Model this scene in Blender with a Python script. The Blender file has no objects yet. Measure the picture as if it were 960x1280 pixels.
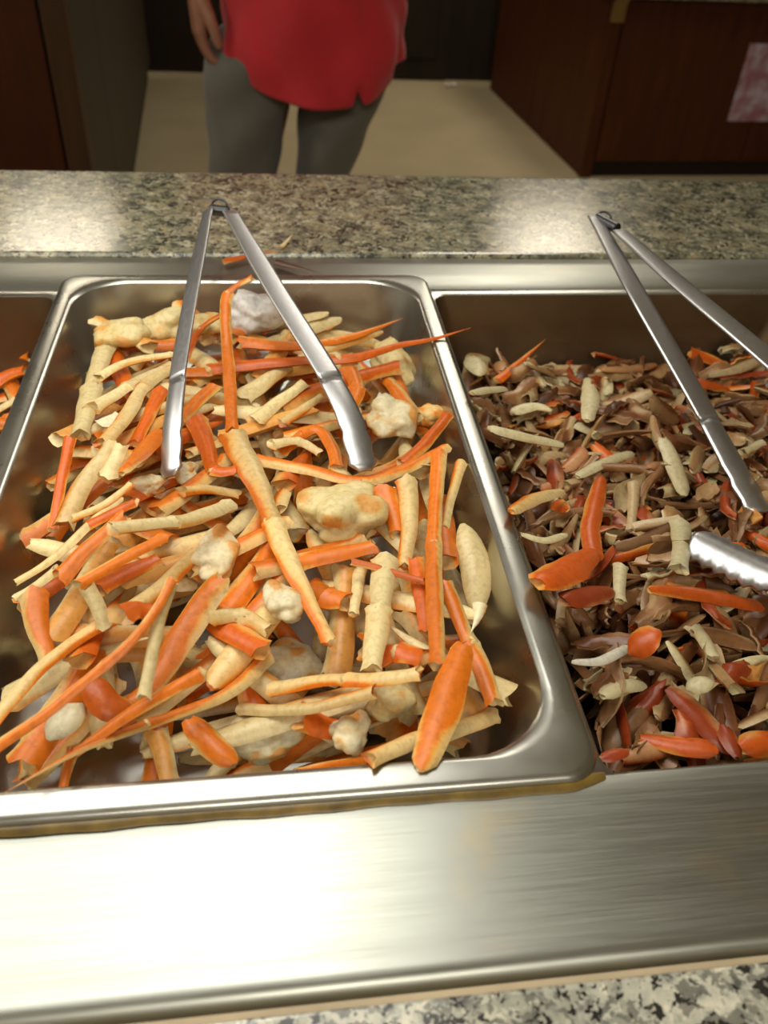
import bpy, bmesh, math, random
import numpy as np
from mathutils import Vector, Matrix, Euler
random.seed(7); rng = np.random.default_rng(7)
scene = bpy.context.scene
C = scene.collection
ZR = 0.90                      # height of the pan rims / counter surface above the floor

# ------------------------------------------------------------------ camera
CAM = np.array([0.0195, -0.1965, 0.3323 + ZR])
YAW, PITCH, ROLL, FPX = 0.16285, 0.69797, 0.06947, 1044.6
_f = np.array([math.sin(YAW)*math.cos(PITCH), math.cos(YAW)*math.cos(PITCH), -math.sin(PITCH)])
_r0 = np.array([math.cos(YAW), -math.sin(YAW), 0.0]); _u0 = np.cross(_r0, _f)
_r = _r0*math.cos(ROLL) + _u0*math.sin(ROLL); _u = -_r0*math.sin(ROLL) + _u0*math.cos(ROLL)
cam_data = bpy.data.cameras.new('camera'); cam = bpy.data.objects.new('camera', cam_data); C.objects.link(cam)
cam.matrix_world = Matrix(((_r[0], _u[0], -_f[0], CAM[0]), (_r[1], _u[1], -_f[1], CAM[1]), (_r[2], _u[2], -_f[2], CAM[2]), (0, 0, 0, 1)))
cam_data.sensor_fit = 'VERTICAL'; cam_data.sensor_height = 36.0; cam_data.lens = 36.0*FPX/1280.0
cam_data.clip_start = 0.01; cam_data.clip_end = 60
cam_data.dof.use_dof = True; cam_data.dof.focus_distance = 0.50; cam_data.dof.aperture_fstop = 9.0
scene.camera = cam

# ------------------------------------------------------------------ light and exposure
vs = scene.view_settings
vs.view_transform = 'Standard'; vs.look = 'None'; vs.gamma = 1.0; vs.use_curve_mapping = False
vs.exposure = -0.22
world = bpy.data.worlds.new('world'); scene.world = world; world.use_nodes = True
world.node_tree.nodes['Background'].inputs[0].default_value = (0.9, 0.85, 0.75, 1)
world.node_tree.nodes['Background'].inputs[1].default_value = 0.05

def area(name, loc, size, power, color, rot=(0, 0, 0), spread=math.pi):
    d = bpy.data.lights.new(name, 'AREA'); d.shape = 'RECTANGLE'; d.size, d.size_y = size
    d.energy = power; d.color = color; d.spread = spread
    o = bpy.data.objects.new(name, d); C.objects.link(o); o.location = loc; o.rotation_euler = rot
    return o
# strip lamp of the serving canopy above the pans, the far ceiling troffers, and unseen lights added as fill
area('canopy_strip_lamp', (-0.33, 0.30, ZR+0.62), (1.0, 0.50), 6.4, (1.0, 0.98, 0.88), (0, 0, 0), math.radians(170))
bulb = bpy.data.lights.new('canopy_bulb', 'POINT'); bulb.energy = 1.6; bulb.shadow_soft_size = 0.03; bulb.color = (1.0, 0.95, 0.82)
bo = bpy.data.objects.new('canopy_bulb', bulb); C.objects.link(bo); bo.location = (-0.02, 0.275, ZR+0.585)
area('troffer_or_fill', (-1.22, 4.75, 2.68), (0.6, 1.2), 24, (1.0, 0.88, 0.68))
area('troffer_or_fill', (1.80, 4.75, 2.68), (0.6, 1.2), 24, (1.0, 0.88, 0.68))
area('troffer_or_fill', (0.2, -1.7, 2.68), (1.2, 0.6), 28, (1.0, 0.93, 0.8))  # added fill behind the camera, softens shadows and lifts the wooden fronts
area('troffer_or_fill', (-2.4, 1.5, 2.68), (0.6, 1.2), 26, (1.0, 0.93, 0.8))  # added fill on the left, lifts the ceiling and the room
area('troffer_or_fill', (0.95, 2.95, 2.68), (0.6, 1.2), 22, (1.0, 0.93, 0.8))  # added fill, placed so the pan rims reflect something brighter

# ------------------------------------------------------------------ helpers
def ray(px, py, z=None, y=None):
    """world point seen at photo pixel (px,py), on the level z (above the rim) or the plane y"""
    d = _f*FPX + _r*(px-480.0) + _u*(640.0-py)
    t = (z+ZR-CAM[2])/d[2] if z is not None else (y-CAM[1])/d[1]
    return CAM + t*d
def depth(pt): return float((np.asarray(pt)-CAM) @ _f)

def setmat(me, *mats):
    for m in mats: me.materials.append(m)
def obj(name, me, mat=None, parent=None, loc=None, rot=None):
    o = bpy.data.objects.new(name, me); C.objects.link(o)
    if mat is not None and len(me.materials) == 0: me.materials.append(mat)
    if parent is not None: o.parent = parent
    if loc is not None: o.location = loc
    if rot is not None: o.rotation_euler = rot
    return o
def thing(name, label, cat, loc=(0, 0, 0), rotz=0, group=None):
    o = bpy.data.objects.new(name, None); C.objects.link(o); o.empty_display_size = 0.02
    o.location = loc; o.rotation_euler = (0, 0, rotz); tag(o, label, cat, group); return o
def tag(o, label=None, cat=None, group=None, kind=None):
    if label: o['label'] = label
    if cat: o['category'] = cat
    if group: o['group'] = group
    if kind: o['kind'] = kind
    return o
def mesh(name, V, F, smooth=True):
    me = bpy.data.meshes.new(name); me.from_pydata([tuple(map(float, v)) for v in V], [], F); me.update()
    if smooth: me.polygons.foreach_set('use_smooth', [True]*len(me.polygons))
    return me
def box_mesh(name, lo, hi, bevel=0.0):
    bm = bmesh.new(); bmesh.ops.create_cube(bm, size=1.0)
    for v in bm.verts: v.co = Vector([lo[i]+(v.co[i]+0.5)*(hi[i]-lo[i]) for i in range(3)])
    if bevel: bmesh.ops.bevel(bm, geom=bm.edges[:], offset=bevel, segments=3, affect='EDGES', profile=0.6)
    me = bpy.data.meshes.new(name); bm.to_mesh(me); bm.free(); return me
def loft(rings, closed=True, cap0=False, cap1=False):
    n = len(rings[0]); V = [p for r in rings for p in r]; F = []
    for i in range(len(rings)-1):
        for j in range(n if closed else n-1):
            k = (j+1) % n
            F.append((i*n+j, i*n+k, (i+1)*n+k, (i+1)*n+j))
    if cap0: F.append(tuple(range(n-1, -1, -1)))
    if cap1: F.append(tuple((len(rings)-1)*n+j for j in range(n)))
    return V, F
def smoothstep(a, b, x):
    t = np.clip((x-a)/(b-a), 0, 1); return t*t*(3-2*t)

# ------------------------------------------------------------------ materials
def newmat(name):
    m = bpy.data.materials.new(name); m.use_nodes = True
    return m, m.node_tree, m.node_tree.nodes['Principled BSDF']
def noise(nt, scale, detail=4, rough=0.55, vec=None, stretch=None):
    n = nt.nodes.new('ShaderNodeTexNoise'); n.inputs['Scale'].default_value = scale
    n.inputs['Detail'].default_value = detail; n.inputs['Roughness'].default_value = rough
    if vec is None:
        tc = nt.nodes.new('ShaderNodeTexCoord'); vec = tc.outputs['Object']
    if stretch:
        mp = nt.nodes.new('ShaderNodeMapping'); mp.inputs['Scale'].default_value = stretch
        nt.links.new(vec, mp.inputs['Vector']); vec = mp.outputs['Vector']
    nt.links.new(vec, n.inputs['Vector']); return n
def ramp(nt, fac, stops, interp='LINEAR'):
    r = nt.nodes.new('ShaderNodeValToRGB'); r.color_ramp.interpolation = interp
    e = r.color_ramp.elements
    e[0].position, e[0].color = stops[0][0], (*stops[0][1], 1); e[1].position, e[1].color = stops[1][0], (*stops[1][1], 1)
    for p, c in stops[2:]:
        x = e.new(p); x.color = (*c, 1)
    nt.links.new(fac, r.inputs['Fac']); return r
def mixc(nt, fac, a, b, mode='MIX'):
    m = nt.nodes.new('ShaderNodeMix'); m.data_type = 'RGBA'; m.blend_type = mode
    for s, v in ((0, fac), (6, a), (7, b)):
        if isinstance(v, (int, float)): m.inputs[s].default_value = v
        elif isinstance(v, tuple): m.inputs[s].default_value = (*v, 1)
        else: nt.links.new(v, m.inputs[s])
    return m.outputs[2]
def bump(nt, bsdf, h, strength, dist):
    b = nt.nodes.new('ShaderNodeBump'); b.inputs['Strength'].default_value = strength; b.inputs['Distance'].default_value = dist
    nt.links.new(h, b.inputs['Height']); nt.links.new(b.outputs[0], bsdf.inputs['Normal'])
def plain(name, col, rough=0.5, metal=0.0, var=0.15, scale=30):
    m, nt, b = newmat(name)
    n = noise(nt, scale)
    c = ramp(nt, n.outputs['Fac'], [(0.3, tuple(x*(1-var) for x in col)), (0.7, tuple(min(1, x*(1+var)) for x in col))])
    nt.links.new(c.outputs[0], b.inputs['Base Color']); b.inputs['Roughness'].default_value = rough; b.inputs['Metallic'].default_value = metal
    return m
def steel_mat(name, col, r0, r1, stretch=(2, 90, 90), stain=None):
    m, nt, b = newmat(name)
    b.inputs['Metallic'].default_value = 1.0
    n = noise(nt, 10, 3, 0.6, stretch=stretch)
    sm = noise(nt, 9, 4)
    rr = ramp(nt, n.outputs['Fac'], [(0.3, (r0,)*3), (0.7, (r1,)*3)])
    nt.links.new(rr.outputs[0], b.inputs['Roughness'])
    c = ramp(nt, sm.outputs['Fac'], [(0.35, tuple(x*0.9 for x in col)), (0.65, col)]).outputs[0]
    if stain:
        s = noise(nt, 14, 5, 0.6)
        sr = ramp(nt, s.outputs['Fac'], [(0.60, (0, 0, 0)), (0.72, (0.55,)*3)])
        c = mixc(nt, sr.outputs[0], c, stain)
    nt.links.new(c, b.inputs['Base Color'])
    bump(nt, b, n.outputs['Fac'], 0.03, 0.0003)
    return m
M = {}
M['steel'] = steel_mat('brushed_steel', (0.40, 0.41, 0.37), 0.32, 0.42, stain=(0.5, 0.42, 0.28))
M['pan_steel'] = steel_mat('pan_steel', (0.54, 0.54, 0.50), 0.26, 0.32, stretch=(3, 3, 3))
M['pan_old'] = steel_mat('pan_steel_browned', (0.24, 0.17, 0.10), 0.38, 0.48, stretch=(3, 3, 3))
M['tong_steel'] = steel_mat('tong_steel', (0.60, 0.60, 0.62), 0.34, 0.42, stretch=(40, 40, 40))
M['tong_dark'] = steel_mat('tong_hinge_steel', (0.10, 0.10, 0.11), 0.3, 0.45, stretch=(40, 40, 40))
M['grease'] = plain('baked_grease', (0.16, 0.10, 0.02), 0.35, var=0.5, scale=60)

def granite(name, cols, scale):
    m, nt, b = newmat(name)
    v = nt.nodes.new('ShaderNodeTexVoronoi'); v.inputs['Scale'].default_value = scale
    tc = nt.nodes.new('ShaderNodeTexCoord')
    w = noise(nt, scale*0.7, 4); wm = mixc(nt, 0.06, tc.outputs['Object'], w.outputs['Color'])
    nt.links.new(wm, v.inputs['Vector'])
    sep = nt.nodes.new('ShaderNodeSeparateColor'); nt.links.new(v.outputs['Color'], sep.inputs[0])
    c1 = ramp(nt, sep.outputs[0], cols, 'CONSTANT').outputs[0]
    n = noise(nt, scale*0.5, 5, 0.65)
    c2 = ramp(nt, n.outputs['Fac'], [(0.36, (0.02, 0.02, 0.018)), (0.46, (0.5, 0.5, 0.42)), (0.62, (0.85, 0.8, 0.66))]).outputs[0]
    c = mixc(nt, 0.75, c1, c2, 'MULTIPLY')
    nt.links.new(c, b.inputs['Base Color']); b.inputs['Roughness'].default_value = 0.16
    return m
M['granite'] = granite('green_grey_granite', [(0.0, (0.05, 0.05, 0.04)), (0.16, (0.22, 0.22, 0.17)), (0.4, (0.36, 0.34, 0.26)), (0.68, (0.42, 0.36, 0.24)), (0.85, (0.6, 0.57, 0.46))], 130)
M['granite_near'] = granite('grey_speckled_granite', [(0.0, (0.04, 0.04, 0.04)), (0.2, (0.3, 0.3, 0.28)), (0.45, (0.55, 0.55, 0.5)), (0.7, (0.7, 0.7, 0.65)), (0.88, (0.85, 0.83, 0.76))], 140)
M['caulk'] = plain('beige_caulk', (0.50, 0.40, 0.26), 0.7)

def wood(name, a, bcol, stretch, rough=0.6):
    m, nt, b = newmat(name)
    n = noise(nt, 6, 6, 0.6, stretch=stretch)
    c = ramp(nt, n.outputs['Fac'], [(0.3, a), (0.7, bcol)])
    nt.links.new(c.outputs[0], b.inputs['Base Color']); b.inputs['Roughness'].default_value = rough; b.inputs['Specular IOR Level'].default_value = 0.25
    return m
M['wood'] = wood('red_brown_wood', (0.050, 0.010, 0.0015), (0.085, 0.020, 0.003), (4, 4, 0.5))
M['wood_dark'] = wood('dark_wood', (0.012, 0.008, 0.004), (0.022, 0.014, 0.007), (4, 4, 0.5))
M['wood_grey'] = wood('grey_brown_wood', (0.040, 0.030, 0.018), (0.060, 0.044, 0.026), (4, 4, 0.5))
M['wood_edge'] = wood('brown_trim_wood', (0.06, 0.027, 0.011), (0.085, 0.04, 0.015), (6, 6, 0.5))
M['wall'] = plain('cream_wall_paint', (0.62, 0.58, 0.48), 0.7, var=0.05, scale=4)
M['ceiling'] = plain('ceiling_paint', (0.82, 0.80, 0.75), 0.8, var=0.05, scale=4)
M['brass'] = plain('aged_brass', (0.35, 0.24, 0.10), 0.35, 1.0)
def floor_mat():
    m, nt, b = newmat('beige_floor_tile')
    n = noise(nt, 3, 5); c = ramp(nt, n.outputs['Fac'], [(0.3, (0.40, 0.33, 0.20)), (0.7, (0.47, 0.385, 0.24))])
    nt.links.new(c.outputs[0], b.inputs['Base Color']); b.inputs['Roughness'].default_value = 0.45
    return m
M['floor'] = floor_mat()
def paper_mat():
    m, nt, b = newmat('printed_paper')
    n = noise(nt, 14, 3); c = ramp(nt, n.outputs['Fac'], [(0.38, (0.52, 0.44, 0.56)), (0.6, (0.34, 0.14, 0.19))])
    nt.links.new(c.outputs[0], b.inputs['Base Color']); b.inputs['Roughness'].default_value = 0.8
    return m
M['paper'] = paper_mat()
M['white'] = plain('white_paper', (0.7, 0.66, 0.58), 0.7)

def fabric(name, col, var=0.12):
    m, nt, b = newmat(name)
    n = noise(nt, 220, 2); n2 = noise(nt, 8, 3)
    c = ramp(nt, n2.outputs['Fac'], [(0.3, tuple(x*(1-var) for x in col)), (0.7, tuple(x*(1+var) for x in col))])
    nt.links.new(c.outputs[0], b.inputs['Base Color']); b.inputs['Roughness'].default_value = 0.85
    b.inputs['Sheen Weight'].default_value = 0.2
    bump(nt, b, n.outputs['Fac'], 0.2, 0.001)
    return m
M['shirt'] = fabric('red_cotton', (0.62, 0.025, 0.035))
M['trousers'] = fabric('grey_twill', (0.15, 0.14, 0.118))
M['cloth'] = fabric('grey_cloth', (0.25, 0.25, 0.26))
M['shoe'] = plain('black_leather', (0.02, 0.02, 0.02), 0.4)
M['hair'] = plain('dark_hair', (0.02, 0.015, 0.01), 0.6)
M['eye'] = plain('eye_dark', (0.02, 0.02, 0.02), 0.2)
def skin_mat():
    m, nt, b = newmat('skin')
    n = noise(nt, 25, 4); c = ramp(nt, n.outputs['Fac'], [(0.3, (0.34, 0.15, 0.09)), (0.7, (0.42, 0.20, 0.125))])
    nt.links.new(c.outputs[0], b.inputs['Base Color']); b.inputs['Roughness'].default_value = 0.5
    b.inputs['Subsurface Weight'].default_value = 0.1; b.inputs['Subsurface Radius'].default_value = (0.01, 0.004, 0.002)
    return m
M['skin'] = skin_mat()

def shell(name, belly, mid, back, rough=0.38, spots=0.6):
    """cooked crab shell: pale belly, coloured back (the 'dorsal' attribute says which side)"""
    m, nt, b = newmat(name)
    at = nt.nodes.new('ShaderNodeAttribute'); at.attribute_name = 'dorsal'
    oi = nt.nodes.new('ShaderNodeObjectInfo')
    geo = nt.nodes.new('ShaderNodeTexCoord')
    n = noise(nt, 70, 5, 0.65)
    ad = nt.nodes.new('ShaderNodeMath'); ad.operation = 'MULTIPLY_ADD'; ad.inputs[1].default_value = 2.2*spots; ad.inputs[2].default_value = -1.1*spots
    nt.links.new(n.outputs['Fac'], ad.inputs[0])
    s = nt.nodes.new('ShaderNodeMath'); s.operation = 'ADD'; nt.links.new(at.outputs['Fac'], s.inputs[0]); nt.links.new(ad.outputs[0], s.inputs[1])
    mr = nt.nodes.new('ShaderNodeMapRange'); mr.inputs['From Min'].default_value = -1; mr.inputs['From Max'].default_value = 1
    nt.links.new(s.outputs[0], mr.inputs['Value'])
    c = ramp(nt, mr.outputs[0], [(0.0, belly), (0.44, tuple(0.5*(a+d) for a, d in zip(belly, mid))), (0.56, mid), (0.70, back), (1.0, tuple(x*0.9 for x in back))]).outputs[0]
    n2 = noise(nt, 260, 2)
    dk = ramp(nt, n2.outputs['Fac'], [(0.3, (0.72, 0.66, 0.6)), (0.55, (1, 1, 1))]).outputs[0]
    c = mixc(nt, 0.7, c, dk, 'MULTIPLY')
    hs = nt.nodes.new('ShaderNodeHueSaturation'); nt.links.new(c, hs.inputs['Color'])
    vr = nt.nodes.new('ShaderNodeMapRange'); vr.inputs['To Min'].default_value = 0.82; vr.inputs['To Max'].default_value = 1.12
    nt.links.new(oi.outputs['Random'], vr.inputs['Value']); nt.links.new(vr.outputs[0], hs.inputs['Value'])
    nt.links.new(hs.outputs[0], b.inputs['Base Color'])
    b.inputs['Roughness'].default_value = rough; b.inputs['Specular IOR Level'].default_value = 0.5
    bump(nt, b, n.outputs['Fac'], 0.25, 0.0015)
    return m
CREAM = (0.80, 0.60, 0.27); CREAM2 = (0.80, 0.65, 0.33)
M['crab'] = shell('crab_shell_orange', CREAM, (0.82, 0.40, 0.08), (0.78, 0.19, 0.010))
M['crab_deep'] = shell('crab_shell_deep_orange', (0.78, 0.46, 0.15), (0.80, 0.27, 0.03), (0.68, 0.125, 0.006))
M['crab_pale'] = shell('crab_shell_pale', CREAM2, (0.74, 0.52, 0.22), (0.76, 0.36, 0.08))
M['crab_meat'] = shell('crab_shoulder', (0.80, 0.68, 0.36), (0.76, 0.56, 0.22), (0.74, 0.36, 0.08), 0.45)
M['crab_white'] = shell('crab_white_meat', (0.84, 0.76, 0.52), (0.80, 0.64, 0.34), (0.76, 0.36, 0.09), 0.42)
M['lump_white'] = shell('bright_white_lump', (0.9, 0.88, 0.86), (0.88, 0.85, 0.8), (0.85, 0.78, 0.7), 0.3, 0.3)
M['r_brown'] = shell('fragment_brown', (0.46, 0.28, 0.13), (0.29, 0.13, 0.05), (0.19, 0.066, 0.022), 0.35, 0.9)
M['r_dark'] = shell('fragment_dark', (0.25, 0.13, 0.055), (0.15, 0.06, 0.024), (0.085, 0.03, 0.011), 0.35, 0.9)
M['r_cream'] = shell('fragment_cream', (0.68, 0.60, 0.36), (0.58, 0.46, 0.23), (0.44, 0.25, 0.10), 0.4, 0.7)
M['r_tan'] = shell('fragment_tan', (0.52, 0.38, 0.20), (0.40, 0.24, 0.11), (0.28, 0.13, 0.05), 0.35, 0.9)
M['r_orange'] = shell('fragment_orange', (0.68, 0.36, 0.10), (0.68, 0.20, 0.02), (0.60, 0.10, 0.008), 0.35, 0.7)
M['r_red'] = shell('fragment_red', (0.52, 0.27, 0.12), (0.46, 0.11, 0.025), (0.34, 0.05, 0.01), 0.35, 0.9)
M['r_white'] = shell('fragment_white', (0.62, 0.6, 0.5), (0.56, 0.52, 0.4), (0.5, 0.42, 0.28), 0.35)

# ------------------------------------------------------------------ the room
def structure(name, me, mat, **k):
    o = obj(name, me, mat, **k); o['kind'] = 'structure'; return o
structure('floor', box_mesh('floor', (-3.5, -2.5, -0.1), (4.2, 6.0, 0.0)), M['floor'])
structure('ceiling', box_mesh('ceiling', (-3.5, -2.5, 2.7), (4.2, 6.0, 2.8)), M['ceiling'])
structure('wall_back', box_mesh('wall_back', (-3.5, 5.27, 0), (4.2, 5.4, 2.7)), M['wood_dark'])
structure('wall_left', box_mesh('wall_left', (-3.6, -2.5, 0), (-3.5, 6.0, 2.7)), M['wall'])
structure('wall_right', box_mesh('wall_right', (4.2, -2.5, 0), (4.3, 6.0, 2.7)), M['wall'])
structure('wall_front', box_mesh('wall_front', (-3.5, -2.6, 0), (4.2, -2.5, 2.7)), M['wall'])
# dark double door in the back wall
d = structure('door_1', box_mesh('door', (0.20, 5.235, 0.005), (1.10, 5.27, 2.05)), M['wood_dark'])
for x0, x1 in ((0.24, 0.64), (0.67, 1.06)):
    for z0, z1 in ((0.12, 0.95), (1.05, 1.95)):
        obj('door_panel', box_mesh('door_panel', (x0+0.03, 5.222, z0), (x1-0.03, 5.2345, z1), 0.006), M['wood_dark'], d)
# ------------------------------------------------------------------ wooden partitions either side of the aisle
RZ = math.radians(3.2)
t = thing('wood_partition', 'dark red-brown wooden partition standing left of the aisle', 'partition', (-0.44, 2.10, 0), RZ)
obj('core', box_mesh('core', (-2.30, 0.02, 0), (-0.02, 3.02, 1.08)), M['wood_dark'], t)
for i in range(4):
    obj('front_panel', box_mesh('front_panel', (-0.05-0.55*(i+1)+0.004, 0.0, 0.09), (-0.05-0.55*i-0.004, 0.0195, 1.075), 0.003), M['wood'], t)
for i in range(5):
    obj('side_panel', box_mesh('side_panel', (-0.0195, 0.05+0.59*i+0.004, 0.09), (0.0, 0.05+0.59*(i+1)-0.004, 1.075), 0.003), M['wood_grey'], t)
obj('corner_trim', box_mesh('corner_trim', (-0.046, -0.012, 0), (0.010, 0.046, 1.0795), 0.006), M['wood_edge'], t)
obj('plinth', box_mesh('plinth', (-2.30, 0.004, 0), (-0.05, 0.0195, 0.086)), M['wood_dark'], t)
obj('top_cap', box_mesh('top_cap', (-2.32, -0.03, 1.0805), (0.03, 3.02, 1.12), 0.008), M['wood_edge'], t)
s = obj('sticker', box_mesh('sticker', (-0.235, -0.004, 0.775), (-0.19, -0.0005, 0.835), 0.001), M['white'], t)
s['label'] = 'small pale sticker'

HC = 0.71
t = thing('wood_cabinet', 'reddish wooden cabinet with a pale stone top right of the aisle', 'cabinet', (1.43, 3.55, 0), RZ)
obj('body', box_mesh('body', (0.02, 0.02, 0), (2.3, 1.55, HC-0.005)), M['wood_dark'], t)
for i in range(3):
    obj('front_panel', box_mesh('front_panel', (0.05+0.72*i+0.004, 0, 0.07), (0.05+0.72*(i+1)-0.004, 0.0195, HC-0.01), 0.003), M['wood'], t)
for i in range(2):
    obj('side_panel', box_mesh('side_panel', (0, 0.05+0.745*i+0.004, 0.0), (0.0195, 0.05+0.745*(i+1)-0.004, HC-0.01), 0.003), M['wood'], t)
obj('corner_trim', box_mesh('corner_trim', (-0.004, -0.004, 0), (0.046, 0.046, HC-0.006), 0.004), M['wood'], t)
obj('plinth', box_mesh('plinth', (0.05, 0.03, 0), (2.3, 0.0365, 0.066)), M['wood_dark'], t)
obj('countertop', box_mesh('countertop', (-0.05, -0.05, HC), (2.34, 1.55, HC+0.04), 0.008), M['granite'], t)
br = obj('corner_bracket', box_mesh('corner_bracket', (-0.012, -0.012, HC-0.09), (0.05, -0.0045, HC-0.005), 0.003), M['brass'], t)
br['label'] = 'worn brass bracket under the stone top'
obj('bracket_foot', box_mesh('bracket_foot', (-0.02, -0.045, HC-0.018), (0.04, -0.0125, HC-0.0005), 0.003), M['brass'], br)

a = ray(907, 150, y=3.60); b_ = ray(942, 40, y=3.62)
pw = 0.36
p = obj('paper_notice', box_mesh('paper_notice', (0, -0.003, 0), (pw, -0.0005, 0.31)), M['paper'], loc=(a[0], 3.55+(a[0]-1.43)*math.sin(RZ)-0.001, a[2]), rot=(0, 0, RZ))
tag(p, 'white and pink printed paper fixed to the front of the wooden cabinet', 'paper')
a = ray(556, 99, z=-ZR)
bm = bmesh.new(); bmesh.ops.create_grid(bm, x_segments=6, y_segments=4, size=0.5)
for v in bm.verts: v.co = Vector((v.co.x*0.07, v.co.y*0.035, 0.006+0.03*abs(v.co.x)**1.5+0.012*math.sin(v.co.y*9+v.co.x*5)))
me = bpy.data.meshes.new('scrap'); bm.to_mesh(me); bm.free()
s = obj('paper_scrap', me, M['white'], loc=(a[0], 5.10, 0.002), rot=(0, 0, 0.5)); sm = s.modifiers.new('thick', 'SOLIDIFY'); sm.thickness = 0.002
tag(s, 'small white paper scrap on the floor near the back wall', 'paper scrap')

# ------------------------------------------------------------------ serving counter
YB, YG, YF = 0.579, 0.812, -0.0784      # steel back edge, far granite edge, steel front edge
X0, X1 = -0.95, 0.95
body = thing('serving_counter', 'long wooden serving counter with stone ledges under the steel top', 'counter', (0, 0, 0))
obj('carcass', box_mesh('carcass', (X0+0.03, -0.30, 0.0), (X1-0.03, 0.74, ZR-0.11)), M['wood'], body)
obj('carcass', box_mesh('carcass_far', (X0+0.03, 0.60, ZR-0.1095), (X1-0.03, 0.74, ZR-0.034)), M['wood'], body)
obj('carcass', box_mesh('carcass_near', (X0+0.03, -0.30, ZR-0.1095), (X1-0.03, -0.12, ZR-0.034)), M['wood'], body)
obj('far_ledge', box_mesh('far_ledge', (X0, YB+0.001, ZR-0.033), (X1, YG, ZR+0.001), 0.006), M['granite'], body)['label'] = 'green-grey speckled granite ledge'
obj('near_ledge', box_mesh('near_ledge', (X0, -0.36, ZR-0.033), (X1, YF-0.0036, ZR+0.001), 0.0015), M['granite_near'], body)['label'] = 'grey, white and black speckled granite ledge'
obj('caulk_line', box_mesh('caulk_line', (X0, YF-0.0035, ZR-0.03), (X1, YF-0.0008, ZR-0.0005)), M['caulk'], body)['label'] = 'beige caulk line'

# steel top: front deck with rolled bead, back deck, cross bars between the wells
def deck(name, ys_zs, x0, x1, n=60):
    rings = []
    for i in range(n+1):
        x = x0+(x1-x0)*i/n
        rings.append([(x, y, z+0.0004*math.sin(x*9+y*14)) for y, z in ys_zs])
    V, F = loft(rings, closed=False)
    return V, F
front = [(0.0045, -0.0042), (0.006, -0.0036), (0.0052, -0.0022), (0.003, -0.0012), (-0.01, -0.001), (-0.03, -0.0016), (-0.05, -0.0014), (-0.062, -0.0008), (-0.068, 0.0006), (-0.072, 0.0006), (-0.0755, -0.0010), (-0.0775, -0.0045), (-0.0782, -0.012)]
back = [(YB-0.0005, -0.02), (YB-0.0005, -0.004), (YB-0.003, -0.0015), (0.560, -0.001), (0.540, -0.0015), (0.520, -0.0022), (0.513, -0.0042)]
V1, F1 = deck('f', front, X0+0.02, X1-0.02); V2, F2 = deck('b', back, X0+0.02, X1-0.02)
top = thing('steel_countertop', 'brushed steel counter top running in front of and behind the pans', 'countertop', (0, 0, ZR))
o = obj('front_deck', mesh('front_deck', V1, F1), M['steel'], top)
o = obj('back_deck', mesh('back_deck', V2, F2), M['steel'], top)

def rrect(x0, x1, y0, y1, r, z, n=8):
    pts = []
    for cx, cy, a0 in ((x1-r, y1-r, 0), (x0+r, y1-r, 90), (x0+r, y0+r, 180), (x1-r, y0+r, 270)):
        for i in range(n+1):
            a = math.radians(a0+90*i/n); pts.append((cx+r*math.cos(a), cy+r*math.sin(a), z))
    return pts
PD = 0.070    # depth of the middle pan
def hotel_pan(label, x0, x1, y0, y1, depth_, prof, basin, mats, dz, name='steam_pan'):
    t = thing(name, label, 'pan', (0, 0, ZR+dz))
    def rings(pr): return [rrect(x0+i, x1-i, y0+i, y1-i, r, z) for i, z, r in pr]
    V, F = loft(rings(prof)); F = [f[::-1] for f in F]
    rim = obj('rim', mesh('rim', V, F), mats[0], t)
    V, F = loft(rings(basin), cap1=True); F = [f[::-1] for f in F]
    me = mesh('basin', V, F); b = obj('basin', me, mats[1], t)
    return t
RIM = [(0.0015, -0.0065, 0.016), (0.0, -0.0045, 0.017), (0.0002, -0.0018, 0.017), (0.0016, -0.0002, 0.017), (0.004, 0.0006, 0.018), (0.009, 0.0010, 0.028), (0.0125, 0.0012, 0.036), (0.0148, 0.0006, 0.042), (0.0162, -0.0012, 0.044)]
BAS = [(0.0162, -0.0012, 0.044), (0.0172, -0.006, 0.045), (0.0205, -0.020, 0.046), (0.0260, -PD+0.018, 0.047), (0.0290, -PD+0.008, 0.045), (0.0360, -PD+0.0015, 0.042), (0.048, -PD, 0.036)]
pan_mid = hotel_pan('bright steel pan heaped with orange crab legs, in the middle', -0.1625, 0.1625, 0.0, 0.53, PD, RIM, BAS, (M['pan_steel'], M['pan_steel']), 0.0035)
RIMs = [(0.0, -0.004, 0.006), (0.0008, -0.0008, 0.007), (0.003, 0.0, 0.008), (0.010, 0.0, 0.012), (0.0125, -0.001, 0.013)]
RD = 0.095
BASs = [(0.0125, -0.001, 0.013), (0.0135, -0.006, 0.014), (0.018, -0.03, 0.020), (0.024, -RD+0.015, 0.03), (0.034, -RD+0.001, 0.03), (0.046, -RD, 0.025)]
RX0, RX1, RY0, RY1 = 0.1535, 0.535, -0.0085, 0.5165
pan_right = hotel_pan('deep browned steel pan filled with small shell pieces, on the right', RX0, RX1, RY0, RY1, RD, RIMs, BASs, (M['pan_steel'], M['pan_old']), -0.0045)
LX0, LX1 = -0.490, -0.1535
pan_left = hotel_pan('browned steel pan of orange crab legs cut off by the left edge', LX0, LX1, RY0, RY1, RD, RIMs, BASs, (M['pan_steel'], M['pan_old']), -0.0045)
for xa, xb in ((X0+0.02, LX0-0.001), (RX1+0.001, X1-0.02)):
    obj('well_cover', box_mesh('well_cover', (xa, 0.0065, -0.012), (xb, 0.5115, -0.0035), 0.002), M['steel'], top)
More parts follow.
